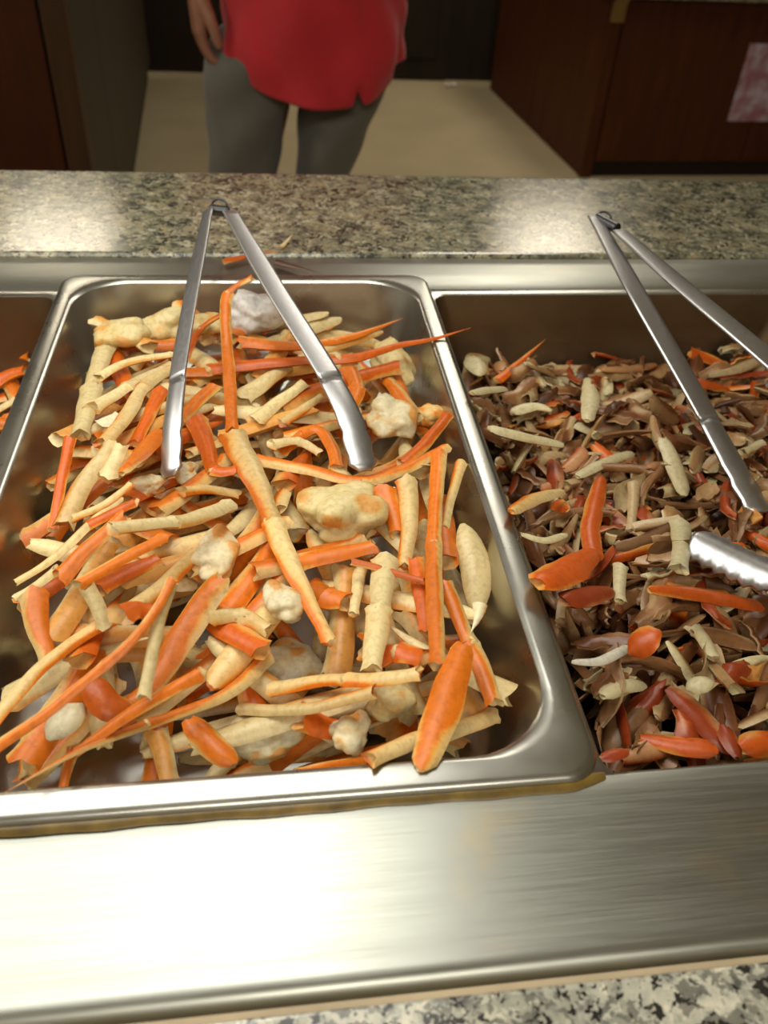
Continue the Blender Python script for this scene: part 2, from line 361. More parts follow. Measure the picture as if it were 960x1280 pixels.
# baked grease under the front lip of the middle pan
V = []; F = []
gx = np.linspace(-0.30, 0.163, 60)
for i, x in enumerate(gx):
    k = 0.0026+0.0004*math.sin(x*70)+0.0003*math.sin(x*190)
    yy = -k if x < 0.15 else -k+(x-0.15)*0.35
    V += [(x, 0.004, -0.0006), (x, 0.004, 0.0012), (x, yy+0.001, 0.0010), (x, yy-0.0012, -0.0006)]
for i in range(len(gx)-1):
    for j in range(3): F.append((i*4+j, i*4+j+1, i*4+j+5, i*4+j+4))
g = obj('grease_line', mesh('grease_line', V, F), M['grease'], top); g['label'] = 'brown grease along the pan lip'

# ------------------------------------------------------------------ height field of the food piles
class Pile:
    def __init__(s, x0, x1, y0, y1, res=0.002):
        s.x0, s.y0, s.res = x0, y0, res
        s.nx, s.ny = int((x1-x0)/res)+1, int((y1-y0)/res)+1
        s.H = np.zeros((s.nx, s.ny))
    def idx(s, x, y):
        return np.clip(((x-s.x0)/s.res).astype(int), 0, s.nx-1), np.clip(((y-s.y0)/s.res).astype(int), 0, s.ny-1)
    def at(s, P):
        i, j = s.idx(P[:, 0], P[:, 1]); return s.H[i, j]
    def add(s, P, W, Zt):
        """raise the field under discs of radius W around P to the heights Zt"""
        for p, w, z in zip(P, W, Zt):
            r = max(1, int(w/s.res)); i, j = s.idx(p[None, 0], p[None, 1]); i, j = int(i[0]), int(j[0])
            a, b, c, d = max(0, i-r), min(s.nx, i+r+1), max(0, j-r), min(s.ny, j+r+1)
            gx, gy = np.meshgrid(np.arange(a, b)-i, np.arange(c, d)-j, indexing='ij')
            q = 1-(gx**2+gy**2)/(r*r+0.01)
            h = np.where(q > 0, z-w*0.35*(1-np.sqrt(np.clip(q, 0, 1))), -9)
            s.H[a:b, c:d] = np.maximum(s.H[a:b, c:d], h)
def init_pile(x0, x1, y0, y1, ins, dep, r):
    P = Pile(x0-0.12, x1+0.12, y0-0.12, y1+0.10)
    xs = P.x0+np.arange(P.nx)*P.res; ys = P.y0+np.arange(P.ny)*P.res
    X, Y = np.meshgrid(xs, ys, indexing='ij')
    cx, cy = (x0+x1)/2, (y0+y1)/2
    dx = np.abs(X-cx)-((x1-x0)/2-ins-r); dy = np.abs(Y-cy)-((y1-y0)/2-ins-r)
    sd = np.hypot(np.maximum(dx, 0), np.maximum(dy, 0))+np.minimum(np.maximum(dx, dy), 0)-r
    P.H = np.where(sd > -0.002, 0.0055, np.maximum(-dep, 0.0055+(sd+0.002)/0.014*dep))
    return P

def rest(P, pts, w, th, sink=0.0025, maxslope=0.45):
    """heights of a rigid stick lying on the pile: rests on the two contacts either side of its middle"""
    seg = np.r_[0, np.cumsum(np.hypot(*(np.diff(pts[:, :2], axis=0).T)))]; L = seg[-1] if seg[-1] > 0 else 1e-6
    tt = seg/L
    sup = np.full(len(pts), -9.0)
    nrm = np.gradient(pts[:, :2], axis=0); nrm = np.c_[-nrm[:, 1], nrm[:, 0]]; nrm /= np.linalg.norm(nrm, axis=1)[:, None]+1e-9
    for k in (-0.6, 0, 0.6):
        sup = np.maximum(sup, P.at(pts[:, :2]+nrm*(k*w/2)[:, None]))
    hull = []
    for q in zip(tt, sup):
        while len(hull) >= 2 and (hull[-1][1]-hull[-2][1])*(q[0]-hull[-2][0]) <= (q[1]-hull[-2][1])*(hull[-1][0]-hull[-2][0]): hull.pop()
        hull.append(q)
    a, b = hull[0], hull[-1]
    for i in range(len(hull)-1):
        if hull[i][0] <= 0.5 <= hull[i+1][0]: a, b = hull[i], hull[i+1]; break
    sl = (b[1]-a[1])/max(b[0]-a[0], 1e-6); sl = max(-maxslope*L, min(maxslope*L, sl))
    z = a[1]+sl*(tt-a[0]); z += max(0, float(np.max(sup-z)))*0.8
    return z-sink+th/2

def resample(pts, step):
    pts = np.asarray(pts, float); d = np.r_[0, np.cumsum(np.linalg.norm(np.diff(pts, axis=0), axis=1))]
    n = max(3, int(d[-1]/step)+1); s = np.linspace(0, d[-1], n)
    return np.stack([np.interp(s, d, pts[:, k]) for k in range(pts.shape[1])], 1)
def catmull(P, n=8):
    P = np.asarray(P, float); Q = np.vstack([2*P[0]-P[1], P, 2*P[-1]-P[-2]]); out = []
    for i in range(1, len(Q)-2):
        for t in np.arange(n)/n:
            a, b, c, d = Q[i-1], Q[i], Q[i+1], Q[i+2]
            out.append(0.5*((2*b)+(c-a)*t+(2*a-5*b+4*c-d)*t*t+(3*b-a-3*c+d)*t**3))
    out.append(Q[-2]); return np.array(out)

def tube_mesh(name, pts, W, TH, roll, mat, ns=12, dents=0.05, hollow=(0.0, 0.0), pw=1.45):
    """closed tapered shell along pts (world metres) with ridged, flattened section; 'dorsal' = coloured side; hollow = broken open ends"""
    pts = np.asarray(pts, float); n = len(pts)
    T = np.gradient(pts, axis=0); T /= np.linalg.norm(T, axis=1)[:, None]+1e-12
    up = np.array([0, 0, 1.0]); V = []; D = []
    ph = random.uniform(0, 6.28); twist = random.uniform(-0.5, 0.5); q1, q2 = random.uniform(0.2, 0.5), random.uniform(0, 6.28)
    for i in range(n):
        t = i/(n-1)
        side = np.cross(T[i], up); side /= np.linalg.norm(side)+1e-9; u2 = np.cross(side, T[i])
        cr, sr = math.cos(roll+twist*(t-0.5)), math.sin(roll+twist*(t-0.5))
        jag = 0.0
        for j in range(ns):
            a = 2*math.pi*j/ns
            ca, sa = math.cos(a), math.sin(a)
            k = (abs(ca)**pw+abs(sa)**pw)**(-1/pw)
            k *= 1+dents*math.sin(2*a+ph+i*0.30)+dents*0.8*math.sin(i*0.9+ph*2+a)
            off = side*(W[i]/2*ca*k)+u2*(TH[i]/2*sa*k)
            if i in (0, n-1): off = off+T[i]*(W[i]*0.22*math.sin(2*a+ph)+W[i]*0.10*math.sin(5*a+ph*3))*(0.6 if hollow[0 if i == 0 else 1] else 0.2)
            V.append(pts[i]+off); D.append(ca*sr+sa*cr+q1*math.sin(q2+t*5))
    F = []
    for i in range(n-1):
        for j in range(ns):
            k = (j+1) % ns; F.append((i*ns+j, i*ns+k, (i+1)*ns+k, (i+1)*ns+j))
    V.append(pts[0]+T[0]*W[0]*(0.9*hollow[0]-0.08)); D.append(-1.0); c0 = len(V)-1; V.append(pts[-1]-T[-1]*W[-1]*(0.9*hollow[1]-0.08)); D.append(-1.0); c1 = len(V)-1
    for j in range(ns):
        k = (j+1) % ns; F.append((c0, k, j)); F.append((c1, (n-1)*ns+j, (n-1)*ns+k))
    base = pts[n//2].copy()
    me = mesh(name, [np.asarray(v)-base for v in V], F)
    me.set_sharp_from_angle(angle=math.radians(48))
    at = me.attributes.new('dorsal', 'FLOAT', 'POINT'); at.data.foreach_set('value', np.array(D, dtype=np.float32))
    me.materials.append(mat)
    return me, base

def bulge(n, kind):
    t = np.linspace(0, 1, n)
    if kind == 'tip': w = np.clip(1.0-t**1.5, 0.06, 1)
    elif kind == 'blade': w = 0.62+0.45*np.sin(np.pi*np.clip(t*0.85+0.08, 0, 1)); w[-1] *= 0.6; w[0] *= 0.7
    elif kind == 'oval': w = np.sqrt(np.clip(1-(2*t-1)**2, 0.03, 1))
    else: w = 1.02-0.20*t+0.06*np.sin(np.pi*t)+0.14*np.exp(-(t/0.06)**2)+0.22*np.exp(-((1-t)/0.06)**2)
    return w

def lay_leg(P, label, px, w0, w1, roll, matname, kind='leg', tip=False, flat=0.62, lift=None, group=None, name='crab_limb', cat='crab leg', sink=0.003, zfix=None):
    """a crab leg whose course is read from the photograph and which rests on the pile P"""
    cp = catmull(px, 8); cp = resample(cp, 5.0) if len(cp) > 3 else cp
    n = len(cp); tt = np.linspace(0, 1, n)
    wpx = w0+(w1-w0)*tt
    z = np.full(n, -0.02)
    for it in range(5):
        W3 = np.array([ray(x, y, z=zz) for (x, y), zz in zip(cp, z)])
        wm = wpx*np.array([depth(q) for q in W3])/FPX
        pts = W3.copy()
        if zfix is None:
            zz = rest(P, pts, wm, float(np.mean(wm))*flat, sink)
        else: zz = np.full(n, zfix)
        if lift is not None: zz = zz+np.interp(tt, np.linspace(0, 1, len(lift)), lift)
        z = 0.5*z+0.5*zz if it < 4 else zz
    W3 = np.array([ray(x, y, z=zz) for (x, y), zz in zip(cp, z)])
    P.add(W3, wm*0.5, z+wm*flat*0.42)
    # split into segments at bends
    L = np.r_[0, np.cumsum(np.linalg.norm(np.diff(W3, axis=0), axis=1))]
    cuts = []
    if kind == 'leg':
        for q in px[1:-1]:
            i = int(np.argmin(np.hypot(cp[:, 0]-q[0], cp[:, 1]-q[1])))
            a = cp[max(0, i-4)]-cp[i]; b = cp[min(n-1, i+4)]-cp[i]
            ang = math.degrees(math.acos(np.clip(-(a@b)/(np.linalg.norm(a)*np.linalg.norm(b)+1e-9), -1, 1)))
            if ang > 14 and 4 < i < n-5 and (not cuts or i-cuts[-1] > 5): cuts.append(i)
        if not cuts and L[-1] > 0.075 and n > 16: cuts = [int(n*random.uniform(0.42, 0.62))]
    bounds = [0]+cuts+[n-1]
    many = len(bounds) > 2
    if many:
        q = W3[n//2]; root = thing(name, label, cat, tuple(q-np.array([0, 0, 0.004])), 0, group)
    for k in range(len(bounds)-1):
        i0, i1 = bounds[k], bounds[k+1]
        seg = resample(np.c_[W3[i0:i1+1], wm[i0:i1+1]], 0.004 if i1-i0 < 60 else 0.006)
        if len(seg) < 6: seg = resample(np.c_[W3[i0:i1+1], wm[i0:i1+1]], max(1e-4, (L[i1]-L[i0])/6))
        kd = kind
        if tip and k == len(bounds)-2: kd = 'tip'
        pr = bulge(len(seg), kd); w = seg[:, 3]*pr
        hol = (0.0, 0.0) if kind in ('oval', 'tip') else (0.5 if k == 0 else 0.0, 0.5 if k == len(bounds)-2 and kd != 'tip' else 0.0)
        me, base = tube_mesh('leg_segment', seg[:, :3], w, w*flat, roll+random.uniform(-0.2, 0.2), M[matname], hollow=hol)
        if many:
            nm = 'pointed_tip' if kd == 'tip' else 'leg_segment'
            if k > 0: prev, pbase = o, obase
            o = obj(nm, me, parent=root, loc=tuple(base-np.array(root.location))); obase = base
        else:
            root = obj(name, me, loc=tuple(base)); tag(root, label, cat, group)
        if many and k > 0:
            q = W3[i0]; ww = wm[i0]*0.92
            km = lump_mesh('knuckle', (ww, ww, ww*flat*1.25), M['crab_pale'], i0+k, 2, 2)
            obj('knuckle', km, parent=prev, loc=tuple(q-pbase))
    return root

from mathutils import noise as mnoise
def lump_mesh(name, size, mat, seed, lobes=3, sub=4):
    """craggy crab shoulder: lobes where the legs joined, pits and ridges between them"""
    r = random.Random(seed); bm = bmesh.new(); bmesh.ops.create_icosphere(bm, subdivisions=sub, radius=0.5)
    dirs = [Vector((r.uniform(-1, 1), r.uniform(-1, 1), r.uniform(-0.6, 0.8))).normalized() for _ in range(lobes+4)]
    off = Vector((seed*1.7, seed*0.9, seed*2.3)); D = []
    for v in bm.verts:
        n = v.co.normalized(); k = 0.66
        for d_ in dirs: k = max(k, 0.66+0.42*max(0, n.dot(d_))**5)
        f = mnoise.fractal(n*1.9+off, 1.0, 2.1, 3)
        k += 0.13*f-0.45*max(0, 0.16-abs(mnoise.noise(n*1.5+off*1.3)))
        v.co = Vector((n.x*size[0], n.y*size[1], n.z*size[2]))*0.5*k
        D.append(-0.15+1.3*mnoise.noise(n*1.6+off*0.7)+0.5*f)
    me = bpy.data.meshes.new(name); bm.to_mesh(me); bm.free()
    me.polygons.foreach_set('use_smooth', [True]*len(me.polygons))
    at = me.attributes.new('dorsal', 'FLOAT', 'POINT'); at.data.foreach_set('value', np.array(D, dtype=np.float32))
    me.materials.append(mat); return me

def lay_lump(P, label, px, wpx, hpx, rot, matname, name='crab_shoulder', cat='crab piece', group=None, hz=0.7):
    z = -0.02
    for it in range(4):
        q = ray(px[0], px[1], z=z); s = depth(q)/FPX; a, b = wpx*s, hpx*s/0.75
        th = min(a, b)*hz
        ang = np.linspace(0, 6.28, 12); pp = np.c_[q[0]+0.3*a*np.cos(ang), q[1]+0.3*b*np.sin(ang)]
        z = float(np.percentile(P.at(pp), 80))+th*0.36
    z -= th*0.15; q = ray(px[0], px[1], z=z)
    o = obj(name, lump_mesh(name, (a*1.3, b*1.3, th*1.25), M[matname], hash((px, 3)) % 97, 3), loc=tuple(q), rot=(0, 0, math.radians(rot)))
    tag(o, label, cat, group)
    P.add(np.array([q]), np.array([min(a, b)*0.5]), np.array([z+th*0.4]))
    return o
# ------------------------------------------------------------------ middle pan: heap of crab legs
PM = init_pile(-0.1625, 0.1625, 0.0, 0.53, 0.016, PD-0.004, 0.044)
protos = []
PKIND = ('leg', 'blade', 'leg', 'tip')
PMAT = ('crab', 'crab_pale', 'crab', 'crab_deep', 'crab_pale', 'crab', 'crab_deep', 'crab_pale', 'crab', 'crab_pale', 'crab', 'crab')
PCOL = {'crab': 'orange', 'crab_pale': 'cream', 'crab_deep': 'deep orange'}
PSHAPE = {'leg': 'jointed', 'blade': 'broad', 'tip': 'pointed'}
for k in range(12):
    L = random.uniform(0.06, 0.125); w = random.uniform(0.011, 0.018); n = 14
    tt = np.linspace(-0.5, 0.5, n); bend = random.uniform(-0.3, 0.3)
    pts = np.c_[tt*L, bend*L*(tt**2-0.12), 0*tt]
    kd = PKIND[k % 4]
    pr = bulge(n, kd)*w
    me, base = tube_mesh('leg_piece', pts, pr, pr*0.6, (0.4, 2.4, -1.2, 1.0, 0.8, 2.9, -0.7, 2.5, 1.4, -2.4, 0.6, -1.7)[k], M[PMAT[k]], hollow=(0.5, 0.5 if kd != 'tip' else 0))
    protos.append((me, L, w, PCOL[PMAT[k]], PSHAPE[kd]))
def region(x, y, cx, y0, y1, wx):
    a = 'back' if y > y0+(y1-y0)*0.68 else 'front' if y < y0+(y1-y0)*0.32 else 'middle'
    b = 'left' if x < cx-wx/3 else 'right' if x > cx+wx/3 else ''
    return a, b
def drop_piece(P, x, y, a, proto, label, group, name='crab_leg_piece', cat='crab leg'):
    me, L, w = proto[:3]
    tt = np.linspace(-0.5, 0.5, 14); pts = np.c_[x+tt*L*math.cos(a), y+tt*L*math.sin(a), 0*tt]
    wm = np.full(14, w); z = rest(P, pts, wm, w*0.62, 0.003, 0.25)
    if z.max() > -0.002: return None
    P.add(pts, wm*0.5, z+w*0.26)
    o = bpy.data.objects.new(name, me); C.objects.link(o)
    o.location = (x, y, float(z.mean())+ZR)
    o.rotation_euler = Euler((random.uniform(-0.3, 0.3), -math.atan2(z[-1]-z[0], L), a), 'XYZ')
    return tag(o, label, cat, group)
k = 0; tries = 0
while k < 235 and tries < 9000:
    tries += 1
    x, y = random.uniform(-0.125, 0.125), random.uniform(0.060, 0.475)
    if ((x)/0.135)**4+((y-0.27)/0.215)**4 > 1: continue
    a = random.choice([0.9, 0.7, 2.2, 1.5, 0.1])+random.gauss(0, 0.35)
    pr = protos[random.choice((0, 1, 2, 3, 4, 5, 6, 7, 8, 9, 10, 11, 1, 4, 9))]
    ex, ey = abs(math.cos(a))*pr[1]/2, abs(math.sin(a))*pr[1]/2
    if abs(x)+ex > 0.135 or y-ey < 0.05 or y+ey > 0.498: continue
    r1, r2 = region(x, y, 0, 0.05, 0.5, 0.27)
    where = ('%s %s' % (r1, r2)).strip() if r2 else r1+' centre'
    k += drop_piece(PM, x, y, a, pr, '%s %s crab leg piece low in the %s of the middle pan' % (pr[4], pr[3], where), 'crab leg pieces low in the middle pan heap') is not None

O_, S_, C_ = 0.15, 1.25, math.pi           # coloured side up / to the side / pale side up
LEGS = [
('lump', 'bright white lump against the back wall between the tong arms', (324, 390), 66, 56, 0, 'lump_white'),  # stands in for a white patch on the pan's back wall
# back of the pan ------------------------------------------------------------
('lump', 'lumpy cream crab shoulder at the back left corner of the middle pan', (146, 418), 66, 40, 10, 'crab_meat'),
('lump', 'pale yellow crab shoulder left of the left tong arm', (205, 405), 56, 36, 30, 'crab_meat'),
('lump', 'pale yellow crab shoulder between the tong arm and the curled orange leg', (257, 404), 40, 30, 0, 'crab_meat'),
('lump', 'knobbly cream crab shoulder at the back right of the middle pan', (496, 455), 44, 60, 10, 'crab_meat'),
('lump', 'whitish crab shoulder below the knobbly one at the right of the heap', (488, 520), 52, 56, 0, 'crab_white'),
('leg', 'yellow leg with a raised sharp tip at the back right', [(300, 428), (371, 433), (440, 421), (503, 398)], 22, 12, S_, 'crab', dict(tip=True)),
('leg', 'tiny red leg tip poking up behind the right tong arm', [(380, 425), (400, 417), (428, 403)], 11, 5, O_, 'crab_deep', dict(tip=True, kind='tip')),
('leg', 'thin dark red leg tip just left of the right tong arm', [(328, 416), (345, 409), (362, 400)], 9, 4, O_, 'crab_deep', dict(tip=True, kind='tip')),
('leg', 'pale upright leg at the left edge of the heap near the back', [(133, 432), (117, 478), (100, 545)], 24, 26, C_, 'crab_pale', {}),
('leg', 'thin yellow leg arching from the left edge towards the left tong arm', [(122, 472), (160, 453), (216, 443)], 15, 14, C_-0.6, 'crab_pale', {}),
('leg', 'cream leg below the thin yellow arch, left of the tongs', [(116, 511), (165, 481), (214, 456)], 24, 15, C_, 'crab_pale', {}),
('leg', 'whitish stubby leg piece under the cream legs on the left', [(128, 535), (150, 520)], 30, 22, C_, 'crab_white', {}),
('leg', 'long cream leg with an orange left edge running to the left tong arm', [(128, 556), (158, 520), (180, 484), (214, 462)], 22, 20, C_+0.75, 'crab', {}),
('leg', 'narrow orange leg hanging at the left edge of the heap', [(88, 548), (77, 600), (66, 662)], 15, 14, O_, 'crab_deep', {}),
('leg', 'broad cream leg with orange left edge, left side of the heap', [(80, 658), (100, 612), (142, 556)], 28, 28, C_+0.7, 'crab', {}),
('leg', 'cream leg piece right of the broad one, left side', [(134, 598), (152, 556)], 24, 20, C_, 'crab_pale', {}),
('leg', 'deep orange leg slanting under the left tong arm', [(201, 488), (186, 520), (168, 556)], 18, 20, O_, 'crab_deep', {}),
('leg', 'broad orange leg piece left of the tong tip', [(200, 540), (178, 566), (152, 592)], 26, 20, O_, 'crab', dict(kind='blade')),
('leg', 'pale leg slanting up to the middle of the heap', [(298, 500), (325, 482), (356, 460)], 30, 24, C_, 'crab_pale', {}),
('leg', 'second pale leg slanting below the first near the right tong arm', [(318, 528), (345, 505), (380, 480)], 24, 18, C_, 'crab_pale', {}),
('leg', 'short yellow leg beside the end of the right tong arm', [(352, 529), (376, 513), (402, 496)], 16, 14, C_-0.5, 'crab', {}),
('leg', 'orange leg piece right of the right tong arm', [(436, 462), (446, 486), (437, 514)], 22, 18, O_, 'crab', {}),
('leg', 'long orange leg crossing the pan back and poking over the right rim', [(262, 462), (300, 458), (381, 451), (442, 448), (498, 432), (541, 424), (588, 410)], 22, 15, 0.75, 'crab_deep', dict(tip=True)),
('leg', 'deep orange short leg right of the left tong arm', [(268, 483), (246, 503), (222, 528)], 20, 20, O_, 'crab', {}),
('leg', 'bent orange leg right of the left tong tip', [(246, 526), (258, 558), (268, 588), (294, 588)], 26, 18, O_, 'crab_deep', {}),
('lump', 'small rounded cream lump beside the left tong tip', (182, 606), 44, 28, 0, 'crab_white'),
('lump', 'small cream knuckle right of the left tong tip', (231, 591), 30, 20, 30, 'crab_white'),
('leg', 'tan leg lying level below the bent orange leg', [(228, 615), (262, 612), (298, 618)], 20, 18, C_-0.4, 'crab', {}),
('leg', 'thin arching orange leg in the middle of the heap', [(350, 568), (376, 544), (400, 538), (416, 562), (421, 584)], 17, 17, 0.4, 'crab', {}),
('leg', 'yellow leg inside the orange arch', [(340, 556), (372, 552), (400, 566)], 18, 16, C_, 'crab_pale', {}),
('lump', 'orange lump near the right rim', (536, 522), 40, 26, 0, 'crab'),
('leg', 'orange leg slanting down from the right rim', [(560, 519), (530, 556), (503, 580)], 15, 20, O_, 'crab_deep', {}),
('leg', 'thin curved yellow leg beside the right rim', [(577, 578), (564, 622), (556, 660)], 14, 12, C_-0.7, 'crab', {}),
('leg', 'long pale orange leg lying across the middle of the heap', [(318, 575), (388, 588), (449, 602), (500, 589), (558, 560)], 22, 18, -0.95, 'crab', {}),
('lump', 'big fluffy cream shoulder piece in the middle of the heap', (428, 640), 100, 62, 20, 'crab_meat'),
('leg', 'orange leg behind the tall yellow legs on the right', [(482, 612), (492, 640), (500, 668)], 30, 26, 0.5, 'crab', {}),
('leg', 'yellow upright leg in the right half of the heap', [(508, 600), (512, 650), (505, 710)], 24, 22, C_-0.7, 'crab', {}),
# left middle ----------------------------------------------------------------
('leg', 'orange leg lying low on the left of the heap', [(92, 648), (128, 632), (164, 606)], 15, 13, C_-0.6, 'crab', {}),
('leg', 'deep orange leg below the yellow ones at left', [(112, 656), (140, 642), (170, 628)], 18, 16, O_, 'crab_deep', {}),
('leg', 'cream leg lying level left of centre', [(140, 661), (190, 655), (236, 650), (286, 632)], 22, 26, C_, 'crab_pale', {}),
('leg', 'thin pale leg with its end sticking out over the left side', [(20, 728), (66, 699), (110, 658), (150, 622)], 12, 18, C_+0.8, 'crab', {}),
('leg', 'short pale stub below the thin leg at far left', [(19, 747), (45, 733), (72, 712)], 12, 18, C_, 'crab_pale', {}),
('leg', 'broad orange leg slanting on the left of the heap', [(76, 722), (112, 684), (156, 644)], 30, 24, O_, 'crab', {}),
('leg', 'red-orange leg deep in the left of the heap', [(120, 735), (160, 715), (198, 700)], 34, 26, O_, 'crab_deep', {}),
('leg', 'upright orange leg with a cream side at the left edge', [(42, 742), (46, 778), (60, 826)], 32, 24, -0.8, 'crab', {}),
('leg', 'small cream leg beside the dark gap at left', [(108, 734), (122, 758), (132, 786)], 20, 20, C_, 'crab_pale', {}),
('leg', 'slim orange leg with cream lower edge left of centre', [(96, 732), (148, 702), (205, 672)], 18, 18, 0.8, 'crab', {}),
('leg', 'white crab leg meat at the front left of the heap', [(60, 925), (84, 898), (104, 880)], 44, 46, C_, 'crab_white', dict(kind='oval')),
('leg', 'deep red-orange curved shell low at front left', [(112, 850), (132, 880), (170, 893)], 40, 40, O_, 'crab_deep', dict(kind='blade')),
('leg', 'red-orange shell under the crossing legs at left', [(150, 770), (168, 762), (186, 766)], 34, 30, O_, 'crab_deep', {}),
('leg', 'tan leg standing out of the heap at the front wall', [(196, 915), (205, 946), (214, 982)], 28, 26, 0.9, 'crab_pale', dict(zfix=-0.045)),
('leg', 'small yellow leg end at the front left corner', [(38, 920), (34, 945), (30, 974)], 20, 16, C_-0.5, 'crab', dict(zfix=-0.045)),
('leg', 'small orange leg tip touching the front wall at left', [(92, 935), (84, 962), (78, 988)], 17, 12, O_, 'crab', dict(zfix=-0.045)),
('leg', 'broad orange shell piece at front centre left', [(236, 900), (262, 930), (294, 955)], 36, 34, O_, 'crab', dict(kind='blade')),
('leg', 'orange leg in the heap left of centre', [(252, 760), (290, 790), (330, 812)], 40, 34, 0.6, 'crab_deep', {}),
('leg', 'tan leg piece beside it left of centre', [(262, 772), (300, 770), (336, 788)], 28, 24, C_, 'crab', {}),
('lump', 'white crab meat lump at the front centre', (330, 928), 84, 50, 0, 'crab_white'),
('lump', 'pale crab meat lump in the front half of the heap', (365, 830), 74, 46, 30, 'crab_white'),
('lump', 'whitish bit of meat left of the long centre leg', (352, 752), 46, 42, 0, 'crab_white'),
('lump', 'big whitish shoulder piece left of centre', (272, 692), 56, 64, -25, 'crab_white'),
# front right ----------------------------------------------------------------
('leg', 'orange shell piece at the front centre', [(375, 895), (400, 906), (430, 915)], 40, 34, O_, 'crab_deep', {}),
('leg', 'thin yellow leg lying along the front wall', [(372, 967), (410, 958), (456, 950)], 15, 14, 0.8, 'crab', {}),
('lump', 'cream lump near the front right of the heap', (490, 874), 52, 40, 0, 'crab_meat'),
('lump', 'pale meat lump at the front beside the wide orange leg', (440, 915), 46, 36, 0, 'crab_white'),
('leg', 'red-orange leg in the front right of the heap', [(470, 822), (500, 816), (530, 824)], 36, 32, O_, 'crab_deep', {}),
('leg', 'orange leg piece right of the long centre leg', [(386, 735), (410, 748), (434, 752)], 40, 34, O_, 'crab', {}),
('leg', 'narrow pale upright leg right of centre', [(450, 712), (446, 740), (442, 768)], 17, 14, C_, 'crab_pale', {}),
('leg', 'wide yellow-cream upright leg right of centre', [(482, 700), (474, 765), (464, 838)], 32, 28, C_, 'crab_pale', {}),
('leg', 'tan leg lying level in the front half', [(338, 862), (412, 850), (470, 850), (524, 842)], 22, 24, C_-0.5, 'crab', {}),
('leg', 'cream leg with orange underside lying level at front', [(300, 886), (346, 888), (395, 884), (468, 864)], 18, 22, C_+0.7, 'crab', {}),
('leg', 'long leg of the front right corner, cream with an orange edge', [(462, 950), (520, 925), (570, 912), (618, 894)], 24, 28, -2.3, 'crab', {}),
('leg', 'orange and cream leg running down to the front right corner', [(556, 728), (584, 796), (604, 840), (618, 880)], 20, 26, 0.9, 'crab', {}),
('leg', 'yellow oval claw shell at the right side of the heap', [(578, 655), (590, 690), (597, 730), (594, 768)], 44, 36, C_, 'crab_pale', dict(kind='oval')),
('leg', 'small white shell tip at the lower end of the oval claw', [(600, 756), (597, 772), (588, 792)], 20, 8, C_, 'crab_white', dict(kind='tip')),
('leg', 'orange leg beneath the upright leg on the right', [(520, 700), (528, 745), (535, 790)], 24, 22, 0.4, 'crab_deep', {}),
('leg', 'thin red-orange leg lying across the upright legs on the right', [(440, 702), (480, 712), (530, 727)], 11, 12, O_, 'crab_deep', {}),
('leg', 'tall orange upright leg near the right side', [(549, 566), (543, 655), (543, 750), (548, 832)], 18, 24, 0.95, 'crab', {}),
('leg', 'wide flat orange leg standing at the front right', [(580, 806), (566, 850), (548, 905), (526, 962)], 40, 42, O_, 'crab', dict(kind='blade', flat=0.45)),
# crossing on top ------------------------------------------------------------
('leg', 'orange leg with pale belly in the centre of the heap', [(372, 703), (415, 694), (468, 684)], 28, 26, 0.5, 'crab', {}),
('leg', 'long leg running down the centre, orange with a cream ridge', [(290, 545), (322, 606), (345, 664), (364, 708), (412, 803)], 34, 20, 2.2, 'crab', {}),
('leg', 'curled orange leg rising over the back rim between the tong arms', [(316, 347), (286, 366), (282, 402), (287, 473), (290, 540)], 12, 18, 0.3, 'crab', dict(lift=[0.045, 0.03, 0.014, 0.006, 0.0])),
('leg', 'thin orange leg curving beside the left tong arm', [(281, 391), (250, 412), (233, 446)], 9, 14, O_, 'crab_deep', dict(lift=[0.012, 0.0])),
('leg', 'pale leg with an orange top slanting to the front left corner', [(-12, 905), (50, 836), (110, 791), (187, 746), (248, 690)], 22, 30, 2.3, 'crab', dict(lift=[0.006, 0.0])),
('leg', 'broad flat orange leg slanting through the front left', [(278, 722), (238, 780), (190, 856), (142, 890)], 46, 30, 0.25, 'crab', dict(kind='blade', flat=0.42)),
('leg', 'slim cream leg lying on the broad orange one', [(214, 727), (197, 783), (180, 872)], 16, 20, C_, 'crab_pale', {}),
('leg', 'long orange leg with a cream edge reaching the front left corner', [(-10, 938), (60, 890), (100, 857), (160, 806), (195, 762), (216, 724)], 20, 14, 0.9, 'crab', dict(lift=[0.006, 0.0])),
('leg', 'orange leg lying over the long thin one at the front left', [(96, 940), (160, 894), (205, 868), (252, 842)], 14, 26, 0.3, 'crab', {}),
('leg', 'long slender leg with a thin tip pointing at the front left corner', [(334, 822), (283, 868), (183, 906), (100, 938), (2, 993)], 24, 12, 0.95, 'crab', dict(tip=True, lift=[0.0, 0.004, 0.006])),
]
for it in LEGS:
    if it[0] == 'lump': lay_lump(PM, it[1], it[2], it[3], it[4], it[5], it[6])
    else: lay_leg(PM, it[1], it[2], it[3], it[4], it[5], it[6], **it[7])

# scraps on the steel behind the pan
PB = Pile(-0.5, 0.6, 0.45, 0.7); PB.H[:] = 0.0
lay_leg(PB, 'brownish orange crab leg scrap on the steel behind the middle pan', [(280, 327), (312, 320), (350, 313)], 12, 9, O_, 'crab_deep', zfix=0.004, tip=True, kind='tip')
lay_leg(PB, 'dark brown shell scrap on the steel behind the right tong arm', [(345, 328), (372, 334), (402, 342)], 14, 6, O_, 'r_dark', zfix=0.004, kind='tip', name='shell_scrap', cat='shell')
lay_leg(PB, 'thin yellow shell sliver at the edge of the far ledge', [(352, 308), (358, 302), (366, 292)], 7, 4, C_, 'crab_pale', zfix=0.005, kind='tip', name='shell_sliver', cat='shell')

